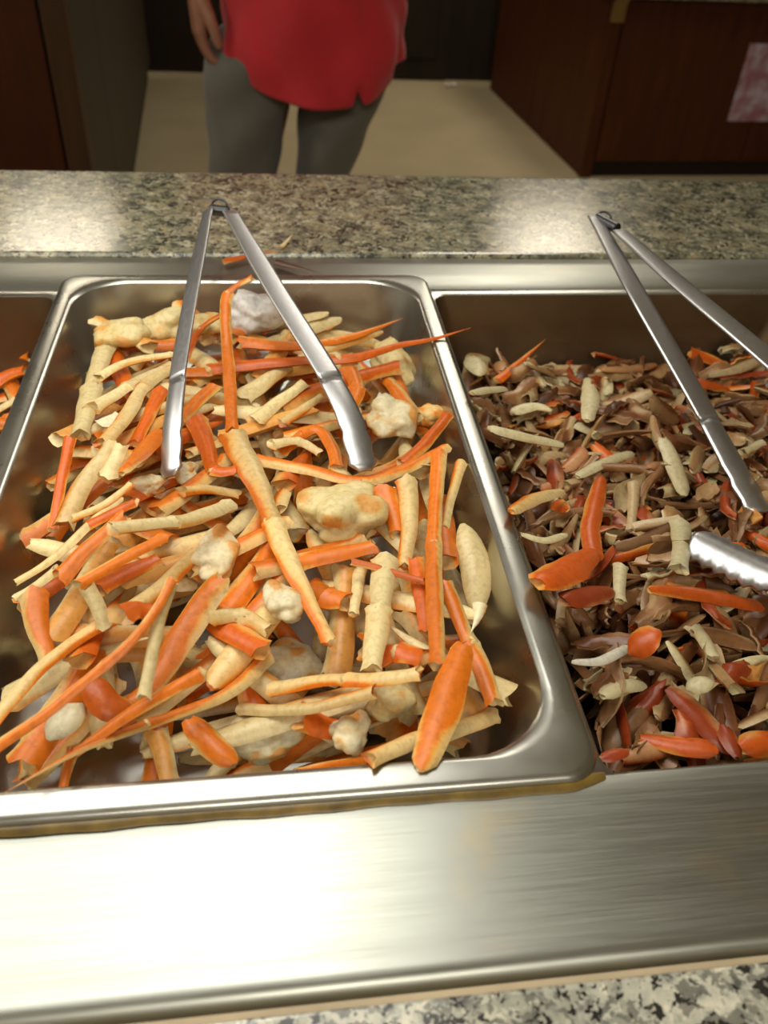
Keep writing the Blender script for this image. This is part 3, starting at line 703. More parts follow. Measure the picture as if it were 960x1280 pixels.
# ------------------------------------------------------------------ left pan: orange legs at the picture's edge
PL = init_pile(LX0, LX1, RY0, RY1, 0.0125, RD-0.004, 0.014)
k = 0
tries = 0
while k < 62 and tries < 4000:
    tries += 1
    x, y = random.uniform(-0.40, -0.185), random.uniform(0.12, 0.475); a = random.uniform(0, 3.14)
    pr = protos[(0, 3, 6, 8, 10)[k % 5]]
    if x+abs(math.cos(a))*pr[1]/2 > -0.180 or y+abs(math.sin(a))*pr[1]/2 > 0.49: continue
    drop_piece(PL, x, y, a, pr, '%s %s crab leg piece heaped in the left pan, %s half' % (pr[4], pr[3], 'back' if y > 0.34 else 'front'), 'crab leg pieces in the left pan'); k += 1
for lab, px, w0, w1, rl, mt in [
    ('broad orange leg at the top of the left pan heap', [(-20, 450), (8, 440), (40, 446)], 30, 22, O_, 'crab'),
    ('deep orange leg in the left pan below the broad one', [(-18, 486), (10, 470), (34, 462)], 26, 22, O_, 'crab_deep'),
    ('cream leg at the bottom of the visible left pan', [(-16, 520), (6, 508), (22, 498)], 16, 14, C_, 'crab_pale'),
    ('orange leg end lowest in view in the left pan', [(-18, 545), (-2, 532), (12, 520)], 20, 18, O_, 'crab')]:
    lay_leg(PL, lab, px, w0, w1, rl, mt)

# ------------------------------------------------------------------ right pan: heap of small broken shell pieces
PR = init_pile(RX0, RX1, RY0, RY1, 0.0165, RD-0.014, 0.014)
def frag_mesh(kind, L, w, mat, seed):
    r = random.Random(seed); n = 9
    tt = np.linspace(-0.5, 0.5, n)
    if kind == 'husk':
        pts = np.c_[tt*L, r.uniform(-0.35, 0.35)*L*(tt**2-0.1), 0.12*L*(0.12-tt**2)]; pr = bulge(n, 'blade')*w
        return tube_mesh('shell_piece', pts, pr, pr*0.42, r.uniform(-2.6, 2.6), mat, ns=8, dents=0.10, hollow=(0.4, 0.0))[0]
    if kind == 'stub':
        pts = np.c_[tt*L, r.uniform(-0.5, 0.5)*L*(tt**2-0.1), 0*tt]; pr = bulge(n, 'leg')*w
        return tube_mesh('shell_piece', pts, pr, pr*0.6, r.uniform(-2, 2), mat, ns=8, dents=0.14, hollow=(0.6, 0.6))[0]
    # broken piece of shell: arched, uneven sheet with ragged outline and a real thickness
    m = 5; V = []; D = []
    bend = r.uniform(-0.5, 0.5); arch = r.uniform(0.15, 0.5); curl = r.uniform(-0.15, 0.35)
    pa, pb = r.uniform(0, 6), r.uniform(0, 6)
    lo = [0.88+0.20*math.sin(pa+i*0.9) for i in range(n)]; hi = [0.88+0.20*math.sin(pb+i*1.1) for i in range(n)]
    e0, e1 = r.uniform(0.4, 0.95), r.uniform(0.3, 0.9); ph = r.uniform(0, 6)
    for lay in (0, 1):
        for i in range(n):
            q = tt[i]+0.5; env = (e0+(1-e0)*min(1, q*3.2))*(e1+(1-e1)*min(1, (1-q)*2.4))
            for j in range(m):
                s = (j/(m-1)-0.5); ww = w*env*(hi[i] if s > 0 else lo[i])
                jx = (0.06*L*math.sin(ph+j*2.3) if i in (0, n-1) else 0)
                V.append((tt[i]*L+jx, s*ww+bend*L*(tt[i]**2-0.1), w*arch*(1-(2*s)**2)*env-0.0016*lay+curl*L*(0.12-tt[i]**2)+0.0008*math.sin(i*2.1+j*1.7+ph)))
                D.append((0.7 if lay == 0 else -0.9)+0.5*math.sin(i*0.8+ph)+0.25*math.sin(j*1.9+ph*2))
    F = []
    def I(l, i, j): return (l*n+i)*m+j
    for i in range(n-1):
        for j in range(m-1):
            F.append((I(0, i, j), I(0, i+1, j), I(0, i+1, j+1), I(0, i, j+1))); F.append((I(1, i, j), I(1, i, j+1), I(1, i+1, j+1), I(1, i+1, j)))
        F.append((I(0, i, 0), I(1, i, 0), I(1, i+1, 0), I(0, i+1, 0))); F.append((I(0, i, m-1), I(0, i+1, m-1), I(1, i+1, m-1), I(1, i, m-1)))
    for i in (0, n-1):
        for j in range(m-1):
            q = (I(0, i, j), I(0, i, j+1), I(1, i, j+1), I(1, i, j)); F.append(q if i == 0 else q[::-1])
    me = mesh('shell_piece', V, F); me.set_sharp_from_angle(angle=math.radians(40))
    at = me.attributes.new('dorsal', 'FLOAT', 'POINT'); at.data.foreach_set('value', np.array(D, dtype=np.float32))
    me.materials.append(mat); return me
FR = {}
FK = ('stub', 'husk', 'shard', 'flake', 'husk', 'shard', 'husk', 'strip')
for mt in ('r_brown', 'r_dark', 'r_cream', 'r_tan', 'r_orange', 'r_red'):
    FR[mt] = []
    for q in range(8):
        kd = FK[q]
        L = {'stub': random.uniform(0.03, 0.05), 'husk': random.uniform(0.03, 0.052), 'shard': random.uniform(0.030, 0.05), 'flake': random.uniform(0.022, 0.032), 'strip': random.uniform(0.045, 0.06)}[kd]
        w = {'stub': random.uniform(0.007, 0.010), 'husk': random.uniform(0.009, 0.014), 'shard': random.uniform(0.012, 0.018), 'flake': random.uniform(0.013, 0.020), 'strip': random.uniform(0.006, 0.009)}[kd]
        FR[mt].append((frag_mesh(kd, L, w, M[mt], q*7+3+len(mt)), L, w, kd))
NAMES = {'r_brown': 'brown', 'r_dark': 'dark brown', 'r_cream': 'cream', 'r_tan': 'tan', 'r_orange': 'orange', 'r_red': 'dull red'}
def right_spot():
    while True:
        x, y = random.uniform(0.185, 0.50), random.uniform(0.02, 0.485)
        if x < 0.60*y+0.27: return x, y      # what the picture shows of this pan
BASE_V, BASE_F, BASE_D, BASE_M = [], [], [], []
MORD = list(NAMES)
def right_level(x, y): return -0.030-0.030*float(smoothstep(0.12, 0.48, y))
def drop_frag(i, stuff):
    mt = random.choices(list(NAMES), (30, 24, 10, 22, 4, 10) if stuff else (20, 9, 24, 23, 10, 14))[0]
    me, L, w, kd = FR[mt][random.randrange(8)]
    for _ in range(30):
        x, y = right_spot() if not stuff else (random.uniform(0.185, 0.505), random.uniform(0.02, 0.485))
        a = random.gauss(0.8, 0.7)
        ex, ey = abs(math.cos(a))*L/2, abs(math.sin(a))*L/2
        if x-ex < 0.180 or x+ex > 0.510 or y-ey < 0.012 or y+ey > 0.490: continue
        tt = np.linspace(-0.5, 0.5, 10); pts = np.c_[x+tt*L*math.cos(a), y+tt*L*math.sin(a), 0*tt]
        wm = np.full(10, w); z = rest(PR, pts, wm, w*0.45, 0.0035)
        if z.mean() < right_level(x, y)+(-0.006 if stuff else 0.022): break
    else: return
    PR.add(pts, wm*0.5, z+w*0.2)
    R = Euler((random.gauss(0, 0.6)+(math.pi if random.random() < 0.35 else 0), -math.atan2(z[-1]-z[0], L)+random.gauss(0, 0.22), a), 'XYZ')
    loc = Vector((x, y, float(z.mean())+ZR))
    if stuff:
        Mx = Matrix.Translation(loc) @ R.to_matrix().to_4x4(); o0 = len(BASE_V)
        BASE_V.extend([tuple(Mx @ v.co) for v in me.vertices]); BASE_F.extend([tuple(o0+i_ for i_ in p_.vertices) for p_ in me.polygons])
        BASE_M.extend([MORD.index(mt)]*len(me.polygons))
        BASE_D.extend([d_.value for d_ in me.attributes['dorsal'].data])
        return
    o = bpy.data.objects.new('shell_piece', me); C.objects.link(o); o.location = loc; o.rotation_euler = R
    r1, r2 = region(x, y, 0.33, 0.01, 0.5, 0.30)
    tag(o, 'small %s shell %s in the %s of the right pan heap' % (NAMES[mt], kd, (r1+' '+r2).strip() if r2 else r1+' centre'), 'shell piece', '%s shell pieces in the right pan' % NAMES[mt])
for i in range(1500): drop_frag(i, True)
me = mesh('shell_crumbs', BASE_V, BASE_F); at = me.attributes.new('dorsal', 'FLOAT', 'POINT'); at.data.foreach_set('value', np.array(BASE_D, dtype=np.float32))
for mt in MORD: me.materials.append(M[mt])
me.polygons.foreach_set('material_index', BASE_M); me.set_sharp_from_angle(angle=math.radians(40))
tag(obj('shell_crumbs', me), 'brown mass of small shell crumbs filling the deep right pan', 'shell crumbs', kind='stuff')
PR.H = np.minimum(PR.H, 0.004)
for i in range(290): drop_frag(i, False)
RIGHT = [
('orange and tan shell sliver standing up at the back of the right pan', [(622, 476), (650, 452), (682, 424)], 15, 8, 0.9, 'crab_deep', 'tip'),
('greyish cream shell piece at the back left corner of the right pan', [(590, 446), (600, 470)], 30, 26, C_, 'r_cream', 'oval'),
('pale pinkish shell piece below the corner one in the right pan', [(590, 492), (612, 488), (632, 486)], 18, 16, C_, 'r_cream', 'blade'),
('long pale oval shell lying level at the left of the right pan', [(612, 536), (650, 546), (704, 556)], 24, 18, C_, 'r_cream', 'blade'),
('cream pointed shell above the long oval in the right pan', [(640, 516), (668, 508), (690, 514)], 20, 14, C_, 'r_cream', 'blade'),
('pale upright shell near the middle back of the right pan', [(736, 474), (738, 500), (734, 526)], 20, 22, C_, 'r_cream', 'blade'),
('pale shell with dark red ends at the back of the right pan', [(752, 462), (785, 462), (820, 456)], 16, 14, C_, 'r_red', 'blade'),
('cream shell slanting up near the middle of the right pan', [(722, 596), (752, 580), (790, 566)], 16, 18, C_, 'r_cream', 'blade'),
('tall cream shell standing right of the slanting one', [(828, 548), (842, 580), (856, 620)], 24, 22, C_, 'r_cream', 'blade'),
('yellow and orange shell near the left side of the right pan', [(640, 640), (668, 624), (704, 614)], 24, 18, C_+0.8, 'crab', 'blade'),
('thin tan stick standing in the middle of the right pan', [(792, 604), (791, 634), (788, 664)], 14, 13, C_, 'r_tan', 'leg'),
('red-orange shell strip running up from the big orange piece', [(744, 700), (738, 660), (752, 596)], 30, 18, O_, 'r_orange', 'blade'),
('big bright orange shell piece at the left of the right pan', [(672, 730), (706, 716), (742, 690)], 52, 34, O_, 'r_orange', 'blade'),
('red shell piece under the big orange one', [(705, 752), (735, 745), (765, 738)], 40, 28, O_, 'r_red', 'blade'),
('pale stubby shell beside the scalloped tong tip', [(850, 654), (852, 684), (848, 712)], 24, 26, C_, 'r_cream', 'leg'),
('greyish stub left of the scalloped tong', [(776, 708), (774, 730), (776, 752)], 18, 16, C_, 'r_cream', 'leg'),
('small cream curl near the left rim of the right pan', [(652, 668), (680, 676), (708, 668)], 14, 12, C_, 'r_cream', 'blade'),
('long orange leg piece lying below the scalloped tong', [(812, 738), (860, 742), (952, 758)], 22, 28, O_, 'r_orange', 'blade'),
('white curved shell sliver near the left rim of the right pan', [(716, 828), (752, 826), (790, 806)], 12, 16, C_, 'r_white', 'blade'),
('round orange shell at the end of the white curved sliver', [(786, 818), (806, 802), (826, 790)], 36, 40, O_, 'r_orange', 'oval'),
('cream scrap lower left in the right pan', [(752, 870), (778, 858), (806, 856)], 24, 22, C_, 'r_cream', 'blade'),
('cream scrap beside the dark gap lower right of the right pan', [(866, 784), (880, 800), (892, 822)], 22, 18, C_, 'r_cream', 'leg'),
('yellowish round scrap at the lower right of the right pan', [(858, 862), (875, 856), (892, 852)], 28, 26, C_, 'r_cream', 'oval'),
('orange shell lying at the front of the right pan', [(800, 922), (846, 932), (896, 938)], 20, 34, O_, 'r_orange', 'blade'),
('red-orange shell beside it at the front of the right pan', [(904, 908), (914, 930), (922, 948)], 26, 22, O_, 'r_red', 'blade'),
('brownish orange shell at the front right corner in view', [(926, 936), (950, 930), (975, 924)], 36, 34, O_, 'r_orange', 'blade'),
('small red shell at the front left corner of the right pan', [(752, 948), (768, 944), (786, 940)], 18, 16, O_, 'r_red', 'blade'),
('tan shell with a pale edge right of the standing tong arm', [(885, 470), (920, 462), (958, 446)], 14, 18, C_, 'r_tan', 'blade'),
]
for lab, px, w0, w1, rl, mt, kd in RIGHT:
    lay_leg(PR, lab, px, w0, w1, rl, mt, kind=kd, flat=0.5, name='shell_piece', cat='shell piece', sink=0.004)

# ------------------------------------------------------------------ tongs
def strip_mesh(name, pts, W, thick, facing, curl=0.0, scallop=None):
    """flat bent metal strip along pts; facing = approximate normal; curl = cross-section hollow"""
    pts = np.asarray(pts, float); n = len(pts); T = np.gradient(pts, axis=0); T /= np.linalg.norm(T, axis=1)[:, None]
    m = 9; V = []
    for lay in (1, -1):
        for i in range(n):
            side = np.cross(T[i], facing); side /= np.linalg.norm(side); nn = np.cross(side, T[i])
            for j in range(m):
                s = 2*j/(m-1)-1
                w = W[i]
                q = pts[i]+side*(s*w/2)+nn*(-curl*w*(s*s)+lay*thick/2)
                V.append(q)
    F = []
    def I(l, i, j): return (l*n+i)*m+j
    for i in range(n-1):
        for j in range(m-1):
            F.append((I(0, i, j), I(0, i+1, j), I(0, i+1, j+1), I(0, i, j+1))); F.append((I(1, i, j), I(1, i, j+1), I(1, i+1, j+1), I(1, i+1, j)))
        F.append((I(0, i, 0), I(1, i, 0), I(1, i+1, 0), I(0, i+1, 0))); F.append((I(0, i, m-1), I(0, i+1, m-1), I(1, i+1, m-1), I(1, i, m-1)))
    for i in (0, n-1):
        for j in range(m-1):
            q = (I(0, i, j), I(0, i, j+1), I(1, i, j+1), I(1, i, j)); F.append(q if i == 0 else q[::-1])
    base = pts[n//2]; me = mesh(name, [v-base for v in V], F); return me, base
def tongs(label, arms, hinge, facings, widths, tipw):
    root = thing('serving_tongs', label, 'tongs', tuple(np.mean(hinge, axis=0)))
    rl = np.array(root.location)
    for pts, fc, w, tw in zip(arms, facings, widths, tipw):
        c = resample(catmull(pts, 8), 0.006); n = len(c); t_ = np.linspace(0, 1, n)
        cut = int(n*0.74)
        W = w*(0.75+0.25*smoothstep(0, 0.3, t_)); 
        me, b = strip_mesh('arm', c[:cut+1], W[:cut+1], 0.0018, fc, 0.03); arm = obj('arm', me, M['tong_steel'], root, loc=tuple(b-rl)); ab = b
        t2 = np.linspace(0, 1, n-cut); W2 = W[cut]*(1-t2)+tw*t2; W2 = W2*(1+0.09*np.sin(t2*28)*smoothstep(0.4, 0.6, t2))*np.sqrt(np.clip(1-np.clip((t2-0.9)/0.1, 0, 1)**2*0.8, 0.05, 1))
        me, b = strip_mesh('scalloped_tip', c[cut:], W2, 0.0018, fc, 0.10); obj('scalloped_tip', me, M['tong_steel'], arm, loc=tuple(b-ab))
    h0, h1 = np.array(hinge[0]), np.array(hinge[1]); hd = h1-h0; L = np.linalg.norm(hd)
    bm = bmesh.new(); bmesh.ops.create_cone(bm, cap_ends=True, segments=16, radius1=0.0045, radius2=0.0045, depth=float(L))
    bmesh.ops.bevel(bm, geom=[e for e in bm.edges if len(e.link_faces) == 2 and e.calc_face_angle(0) > 1], offset=0.0008, segments=2, affect='EDGES')
    me = bpy.data.meshes.new('hinge'); bm.to_mesh(me); bm.free()
    o = obj('hinge', me, M['tong_dark'], root); o.rotation_mode = 'QUATERNION'; o.rotation_quaternion = Vector(hd).to_track_quat('Z', 'Y'); o.location = tuple((h0+h1)/2-rl)
    # pull ring behind the hinge
    bm = bmesh.new(); R0, r0 = 0.006, 0.0011; V = []; F = []
    for i in range(20):
        a = 2*math.pi*i/20
        for j in range(6):
            b = 2*math.pi*j/6; V.append(((R0+r0*math.cos(b))*math.cos(a), (R0+r0*math.cos(b))*math.sin(a), r0*math.sin(b)))
    for i in range(20):
        for j in range(6): F.append((i*6+j, ((i+1) % 20)*6+j, ((i+1) % 20)*6+(j+1) % 6, i*6+(j+1) % 6))
    me = mesh('pull_ring', V, F); bm.free()
    rg = obj('pull_ring', me, M['tong_dark'], o)
    hm = Matrix.Translation(o.location) @ o.rotation_quaternion.to_matrix().to_4x4()
    rg.matrix_basis = hm.inverted() @ Matrix.Translation(Vector(tuple((h0+h1)/2-rl+np.array([0, 0.009, 0.002])))) @ Matrix.Rotation(0.5, 4, 'X')
    return root
A = [ray(260, 262, z=0.066), ray(240, 360, z=0.050), ray(217, 500, z=0.030), ray(211, 596, z=0.008)]
B = [ray(287, 264, z=0.066), ray(345, 362, z=0.050), ray(427, 496, z=0.030), ray(458, 588, z=0.008)]
tongs('steel tongs standing with both arms in the crab legs of the middle pan', [A, B], [ray(262, 262, z=0.064), ray(286, 265, z=0.064)],
      [np.array([-0.55, -0.40, 0.75]), np.array([0.25, -0.5, 0.8])], [0.0135, 0.0165], [0.016, 0.019])
A = [ray(743, 270, z=0.066), ray(800, 372, z=0.046), ray(868, 490, z=0.010), ray(952, 640, z=-0.020)]
B = [ray(774, 288, z=0.066), ray(860, 362, z=0.058), ray(960, 446, z=0.046), ray(1090, 560, z=0.02)]
tongs('steel tongs leaning over the back of the right pan with arms spread', [A, B], [ray(746, 272, z=0.064), ray(772, 286, z=0.064)],
      [np.array([0.1, -0.5, 0.85]), np.array([0.2, -0.55, 0.8])], [0.0165, 0.0185], [0.020, 0.021])
# scalloped end of further tongs lying in the right pan
zt = 0.004
A = [ray(1150, 770, z=zt+0.02), ray(1060, 750, z=zt+0.012), ray(960, 712, z=zt+0.004), ray(866, 668, z=zt)]
B = [ray(1160, 800, z=zt), ray(1080, 800, z=zt-0.01), ray(1000, 800, z=zt-0.015), ray(930, 790, z=zt-0.02)]
root = thing('serving_tongs', 'scalloped bright end of steel tongs lying on the right pan heap', 'tongs', tuple(A[2]))
c = resample(catmull(A, 10), 0.0025); n = len(c); t_ = np.linspace(0, 1, n)
W = 0.017+0.010*smoothstep(0.45, 0.7, t_); sc = smoothstep(0.52, 0.6, t_)*(1-smoothstep(0.93, 0.97, t_)); W = W*(1+0.10*sc*np.sin(t_*95))*np.sqrt(np.clip(1-np.clip((t_-0.93)/0.07, 0, 1)**2, 0.06, 1))
cut = int(n*0.5)
me, b = strip_mesh('arm', c[:cut+1], W[:cut+1], 0.0018, np.array([0.05, -0.3, 0.95]), 0.15); arm = obj('arm', me, M['tong_steel'], root, loc=tuple(b-np.array(root.location))); ab = b
me, b = strip_mesh('scalloped_tip', c[cut:], W[cut:], 0.0018, np.array([0.05, -0.3, 0.95]), 0.22); obj('scalloped_tip', me, M['tong_steel'], arm, loc=tuple(b-ab))
# ------------------------------------------------------------------ person across the counter
PX, PY = 0.085, 1.86
SC = 1.0
per = thing('person', 'person in a red shirt and grey trousers standing in the aisle', 'person', (PX, PY, 0), 0)
def ell(c, rx, ry, n=40, fold=None, tilt=(0, 0)):
    out = []
    for j in range(n):
        a = 2*math.pi*j/n
        k = 1.0+(fold(a, c[2]) if fold else 0)
        x, y = rx*k*math.cos(a), ry*k*math.sin(a)
        out.append((c[0]+x, c[1]+y, c[2]+tilt[0]*x+tilt[1]*y))
    return out
def interp_rings(keys, m, n=40, fold=None):
    """keys: (x,y,z,rx,ry) from bottom to top, smoothly interpolated to m rings"""
    K = catmull(np.array(keys), 6); d = np.linspace(0, len(K)-1, m); R = []
    for q in d:
        i = int(min(q, len(K)-2)); f = q-i; v = K[i]*(1-f)+K[i+1]*f
        R.append(ell(v[:3], v[3], v[4], n, fold))
    return R
def join(parts):
    V, F = [], []
    for v, f in parts:
        o = len(V); V += list(v); F += [tuple(o+i for i in q) for q in f]
    return V, F
def sphere(c, r, n=12):
    rings = []
    for i in range(1, n):
        a = math.pi*i/n; rings.append([(c[0]+r[0]*math.sin(a)*math.cos(b), c[1]+r[1]*math.sin(a)*math.sin(b), c[2]-r[2]*math.cos(a)) for b in np.linspace(0, 2*math.pi, 16, endpoint=False)])
    return loft(rings, cap0=True, cap1=True)
def limb(pts, radii, n=14, m=24):
    K = catmull(np.c_[np.array(pts, float), np.array(radii, float)], 6); P = K[:, :3]; T = np.gradient(P, axis=0); T /= np.linalg.norm(T, axis=1)[:, None]
    ref = np.array([0.0, 1.0, 0.0]) if abs(T[0][1]) < 0.8 else np.array([1.0, 0, 0]); R = []
    for p_, t_, r_ in zip(P, T, K[:, 3]):
        s = np.cross(t_, ref); s /= np.linalg.norm(s); u = np.cross(s, t_)
        R.append([tuple(p_+r_*(s*math.cos(a)+u*math.sin(a))) for a in np.linspace(0, 2*math.pi, n, endpoint=False)])
    v, f = loft(R, cap0=True, cap1=True)
    e0, e1 = P[0], P[-1]
    return join([(v, f), sphere(e0, (K[0, 3],)*3, 8), sphere(e1, (K[-1, 3],)*3, 8)])
def remeshed(name, VF, mat, parent, voxel, smooth=6):
    o = obj(name, mesh(name, *VF), mat, parent)
    r = o.modifiers.new('union', 'REMESH'); r.mode = 'VOXEL'; r.voxel_size = voxel; r.use_smooth_shade = True
    s = o.modifiers.new('soft', 'SMOOTH'); s.factor = 0.5; s.iterations = smooth
    return o
# body (one surface): head, neck, torso, arms with hands, legs
bp = []
bp.append(loft(interp_rings([(0.03, 0, 0.80, 0.14, 0.10), (0.03, 0, 0.95, 0.155, 0.11), (0.02, 0, 1.10, 0.145, 0.105), (0.01, 0, 1.28, 0.17, 0.115), (0.0, 0, 1.40, 0.16, 0.10), (0.0, 0.0, 1.47, 0.07, 0.065)], 24), cap0=True, cap1=True))
bp.append(limb([(0, 0.0, 1.42), (0, -0.005, 1.50), (0, -0.015, 1.56)], [0.06, 0.055, 0.055]))
bp.append(sphere((0, -0.015, 1.635), (0.075, 0.095, 0.115), 16))                 # skull
bp.append(sphere((0, -0.045, 1.575), (0.056, 0.065, 0.062), 12))                 # jaw
bp.append(limb([(0, -0.105, 1.645), (0, -0.118, 1.615), (0, -0.112, 1.60)], [0.010, 0.014, 0.015]))  # nose
for s in (-1, 1):
    bp.append(sphere((s*0.077, -0.005, 1.625), (0.010, 0.018, 0.030), 8))        # ears
    bp.append(limb([(s*0.018, -0.108, 1.563), (0, -0.113, 1.563)], [0.006, 0.008]))
def hand(wrist, d, side, palmside):
    """hanging, slightly curled hand; d = direction down the arm, side = thumb side"""
    w, d, s, q = (np.array(v, float) for v in (wrist, d, side, palmside)); d /= np.linalg.norm(d)
    s -= d*(s@d); s /= np.linalg.norm(s); q -= d*(q@d); q -= s*(q@s); q /= np.linalg.norm(q)
    out = []
    for k, off in enumerate((0.028, 0.010, -0.009, -0.027)):
        out.append(limb([w, w+d*0.045+s*off*0.8, w+d*0.088+s*off], [0.021, 0.015, 0.0125]))   # palm rays
        L = (0.072, 0.080, 0.074, 0.058)[k]; b0 = w+d*0.088+s*off
        p1 = b0+d*L*0.45+q*L*0.12; p2 = p1+d*L*0.27+q*L*0.20; p3 = p2+d*L*0.12+q*L*0.24
        out.append(limb([b0, p1, p2, p3], [0.0110, 0.0100, 0.0092, 0.0080]))
    t0 = w+d*0.025+s*0.024+q*0.006; t1 = t0+d*0.032+s*0.026+q*0.010; t2 = t1+d*0.030+s*0.006+q*0.008; t3 = t2+d*0.022+q*0.006
    out.append(limb([t0, t1, t2, t3], [0.0165, 0.0135, 0.0115, 0.0095]))
    return join(out)
# arm at the left of the picture hangs straight; the other is bent behind the hip
SL, EL, WL = (-0.175, 0.0, 1.37), (-0.215, 0.02, 1.09), (-0.198, -0.035, 0.945)
bp.append(limb([(-0.10, 0, 1.38), SL, (-0.195, 0.01, 1.24), EL], [0.06, 0.058, 0.046, 0.039]))
bp.append(limb([EL, (-0.209, -0.01, 1.02), WL], [0.039, 0.036, 0.027]))
bp.append(hand(WL, (0.02, -0.10, -1), (0.2, -1, 0), (1, 0.1, 0)))
SR_, ER, WR = (0.175, 0.0, 1.37), (0.275, 0.10, 1.12), (0.235, 0.20, 0.90)
bp.append(limb([(0.10, 0, 1.38), SR_, (0.23, 0.05, 1.24), ER], [0.06, 0.058, 0.046, 0.039]))
bp.append(limb([ER, (0.262, 0.15, 1.02), WR], [0.039, 0.036, 0.027]))
bp.append(hand(WR, (-0.1, 0.15, -1), (0, -1, 0), (-1, 0, 0)))
LEGK = {-1: [(-0.150, 0.01, 0.03, 0.045, 0.05), (-0.135, 0.0, 0.12, 0.045, 0.05), (-0.122, 0.0, 0.45, 0.055, 0.06), (-0.085, 0, 0.70, 0.075, 0.08), (-0.050, 0, 0.86, 0.08, 0.09)],
        1: [(0.010, 0.05, 0.03, 0.045, 0.05), (0.016, 0.04, 0.12, 0.045, 0.05), (0.048, 0.01, 0.45, 0.052, 0.06), (0.092, 0, 0.70, 0.07, 0.08), (0.105, 0, 0.86, 0.08, 0.09)]}
for s in (-1, 1): bp.append(loft(interp_rings(LEGK[s], 24), cap0=True, cap1=True))
remeshed('body', join(bp), M['skin'], per, 0.005, 4)
# trousers
def fold_l(a, z): return 0.040*math.sin(4*a+z*24)+0.040*math.sin(3*a-z*38)+0.02*math.sin(2*a+z*13)
tp = []
TK = {-1: [(-0.148, 0.0, 0.05, 0.098, 0.115), (-0.135, 0, 0.30, 0.095, 0.105), (-0.122, 0, 0.52, 0.076, 0.100), (-0.110, 0, 0.68, 0.088, 0.112), (-0.084, 0, 0.80, 0.112, 0.120), (-0.05, 0, 0.86, 0.10, 0.11)],
      1: [(0.010, 0.05, 0.05, 0.088, 0.115), (0.030, 0.03, 0.30, 0.078, 0.105), (0.062, 0.01, 0.52, 0.060, 0.098), (0.088, 0, 0.66, 0.078, 0.110), (0.122, 0, 0.80, 0.104, 0.120), (0.12, 0, 0.86, 0.10, 0.11)]}
for s in (-1, 1): tp.append(loft(interp_rings(TK[s], 70, 56, fold_l), cap0=True, cap1=True))
tp.append(loft(interp_rings([(0.035, 0, 0.745, 0.08, 0.10), (0.035, 0, 0.80, 0.180, 0.120), (0.035, 0, 0.86, 0.178, 0.120), (0.035, 0, 0.95, 0.155, 0.112), (0.035, 0, 1.02, 0.150, 0.108)], 24, 56), cap0=True, cap1=True))
remeshed('trousers', join(tp), M['trousers'], per, 0.006, 2)['label'] = 'grey trousers'
for s, x, y in ((-1, -0.150, -0.02), (1, 0.010, 0.03)):
    V, F = join([sphere((x, y-0.06, 0.04), (0.045, 0.11, 0.04), 10), sphere((x, y+0.03, 0.045), (0.04, 0.07, 0.045), 10)])
    o = remeshed('shoe', (V, F), M['shoe'], per, 0.006, 2)
# shirt: open-bottomed shell with hanging folds and a hem that dips towards the side slit
n = 96; R = []
SK = [(0.046, -0.006, 0.752, 0.188, 0.160), (0.045, -0.006, 0.80, 0.192, 0.160), (0.042, -0.004, 0.90, 0.186, 0.155), (0.035, 0, 1.02, 0.170, 0.145), (0.02, 0, 1.20, 0.192, 0.150), (0.005, 0, 1.33, 0.205, 0.138), (0.0, 0, 1.41, 0.165, 0.108), (0.0, -0.005, 1.455, 0.080, 0.078), (0.0, -0.008, 1.475, 0.072, 0.072)]
K = catmull(np.array(SK), 6)
for i, v in enumerate(K):
    ring = []
    hang = float(smoothstep(1.25, 0.78, v[2]))
    for j in range(n):
        a = 2*math.pi*j/n
        k = 1+hang*(0.032*math.sin(7*a+v[2]*9)+0.045*math.sin(4*a-v[2]*26+1)+0.025*math.sin(11*a+v[2]*17))
        x, y = v[3]*k*math.cos(a), v[4]*k*math.sin(a)
        dz = 0.0
        if v[2] < 0.95:
            f = 1-(v[2]-0.75)/0.20
            dz = f*(-0.010*math.cos(a-5.2)+0.060*abs(math.cos(a))**3)
            slit = math.exp(-((a-5.17)/0.035)**2)*max(0, 1-(v[2]-0.75)/0.07)
            x *= 1-0.06*slit; y *= 1-0.06*slit; dz += 0.030*slit
        ring.append((v[0]+x, v[1]+y, v[2]+dz))
    R.append(ring)
sv = [loft(R)]
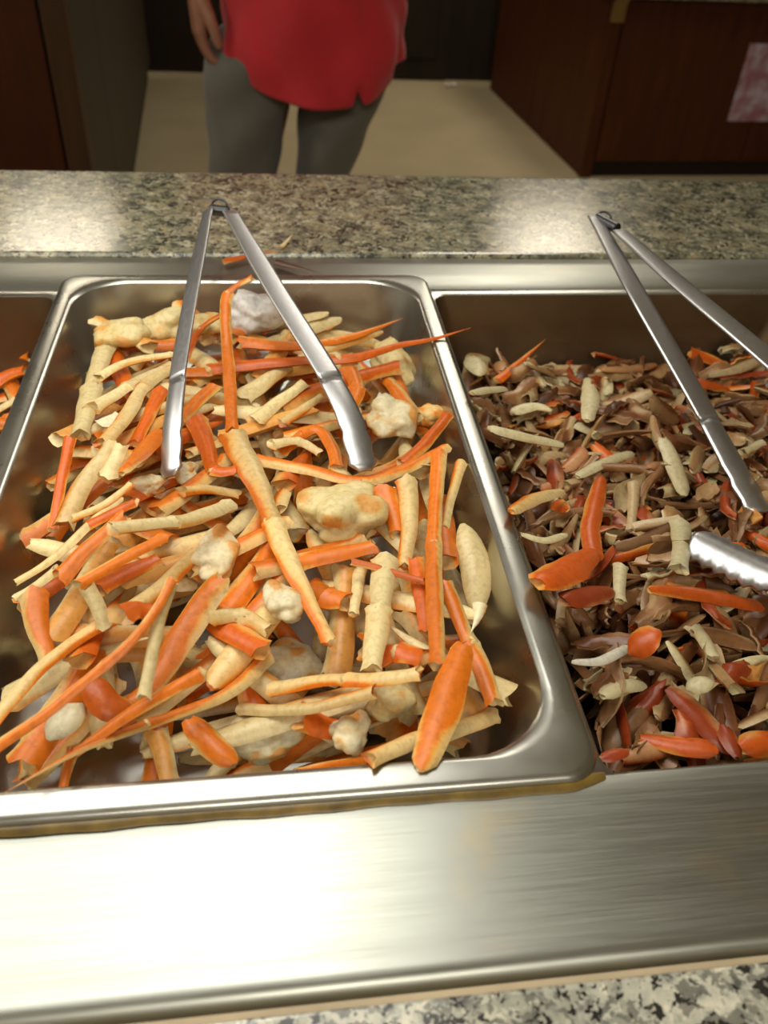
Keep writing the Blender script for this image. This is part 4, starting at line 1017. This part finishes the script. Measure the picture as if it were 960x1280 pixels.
for s, S0, E0 in ((-1, SL, EL), (1, SR_, ER)):
    S0, E0 = np.array(S0), np.array(E0); e = S0+(E0-S0)*0.72
    rr = []; SP = catmull([(s*0.05, 0, 1.395), (s*0.13, 0, 1.392), tuple(S0+np.array([s*0.004, 0, 0.004])), tuple(S0+(E0-S0)*0.3), tuple(e)], 5)
    ST = np.gradient(SP, axis=0); ST /= np.linalg.norm(ST, axis=1)[:, None]
    for q, (p_, t_) in enumerate(zip(SP, ST)):
        sd = np.cross(t_, (0, 1.0, 0)); sd /= np.linalg.norm(sd); u = np.cross(sd, t_)
        rr.append([tuple(p_+0.076*(1+0.03*math.sin(3*a+q*0.9))*(sd*math.cos(a)+u*math.sin(a))) for a in np.linspace(0, 2*math.pi, 32, endpoint=False)])
    sv.append(loft(rr))
sh = obj('shirt', mesh('shirt', *join(sv)), M['shirt'], per); sh['label'] = 'red shirt with a slit hem'
sm = sh.modifiers.new('thick', 'SOLIDIFY'); sm.thickness = 0.004; sm.offset = 1
# grey cloth hanging from the hip at the right of the picture
rr = []
for q in np.linspace(0, 1, 16):
    z = 1.02-0.20*q; rr.append([(0.228-0.022*q+0.010*math.sin(q*7)+0.006*math.cos(a_)*(1+q), 0.03+0.045*math.sin(a_)*(1+0.1*math.sin(q*9))*(1-0.4*q), z) for a_ in np.linspace(0, 2*math.pi, 16, endpoint=False)])
cl = obj('hip_cloth', mesh('hip_cloth', *loft(rr, cap0=True, cap1=True)), M['cloth'], per); cl['label'] = 'light grey cloth hanging at the hip'
# hair and eyes
hv = sphere((0, 0.0, 1.655), (0.084, 0.098, 0.108), 16)
hm = mesh('hair', *hv); bm = bmesh.new(); bm.from_mesh(hm)
bmesh.ops.delete(bm, geom=[v for v in bm.verts if v.co.y < -0.045 and v.co.z < 1.70 or v.co.z < 1.60], context='VERTS'); bm.to_mesh(hm); bm.free()
ho = obj('hair', hm, M['hair'], per); sm = ho.modifiers.new('thick', 'SOLIDIFY'); sm.thickness = 0.006
for s in (-1, 1):
    V, F = sphere((s*0.031, -0.100, 1.640), (0.010, 0.006, 0.007), 8); obj('eye', mesh('eye', V, F), M['eye'], per)
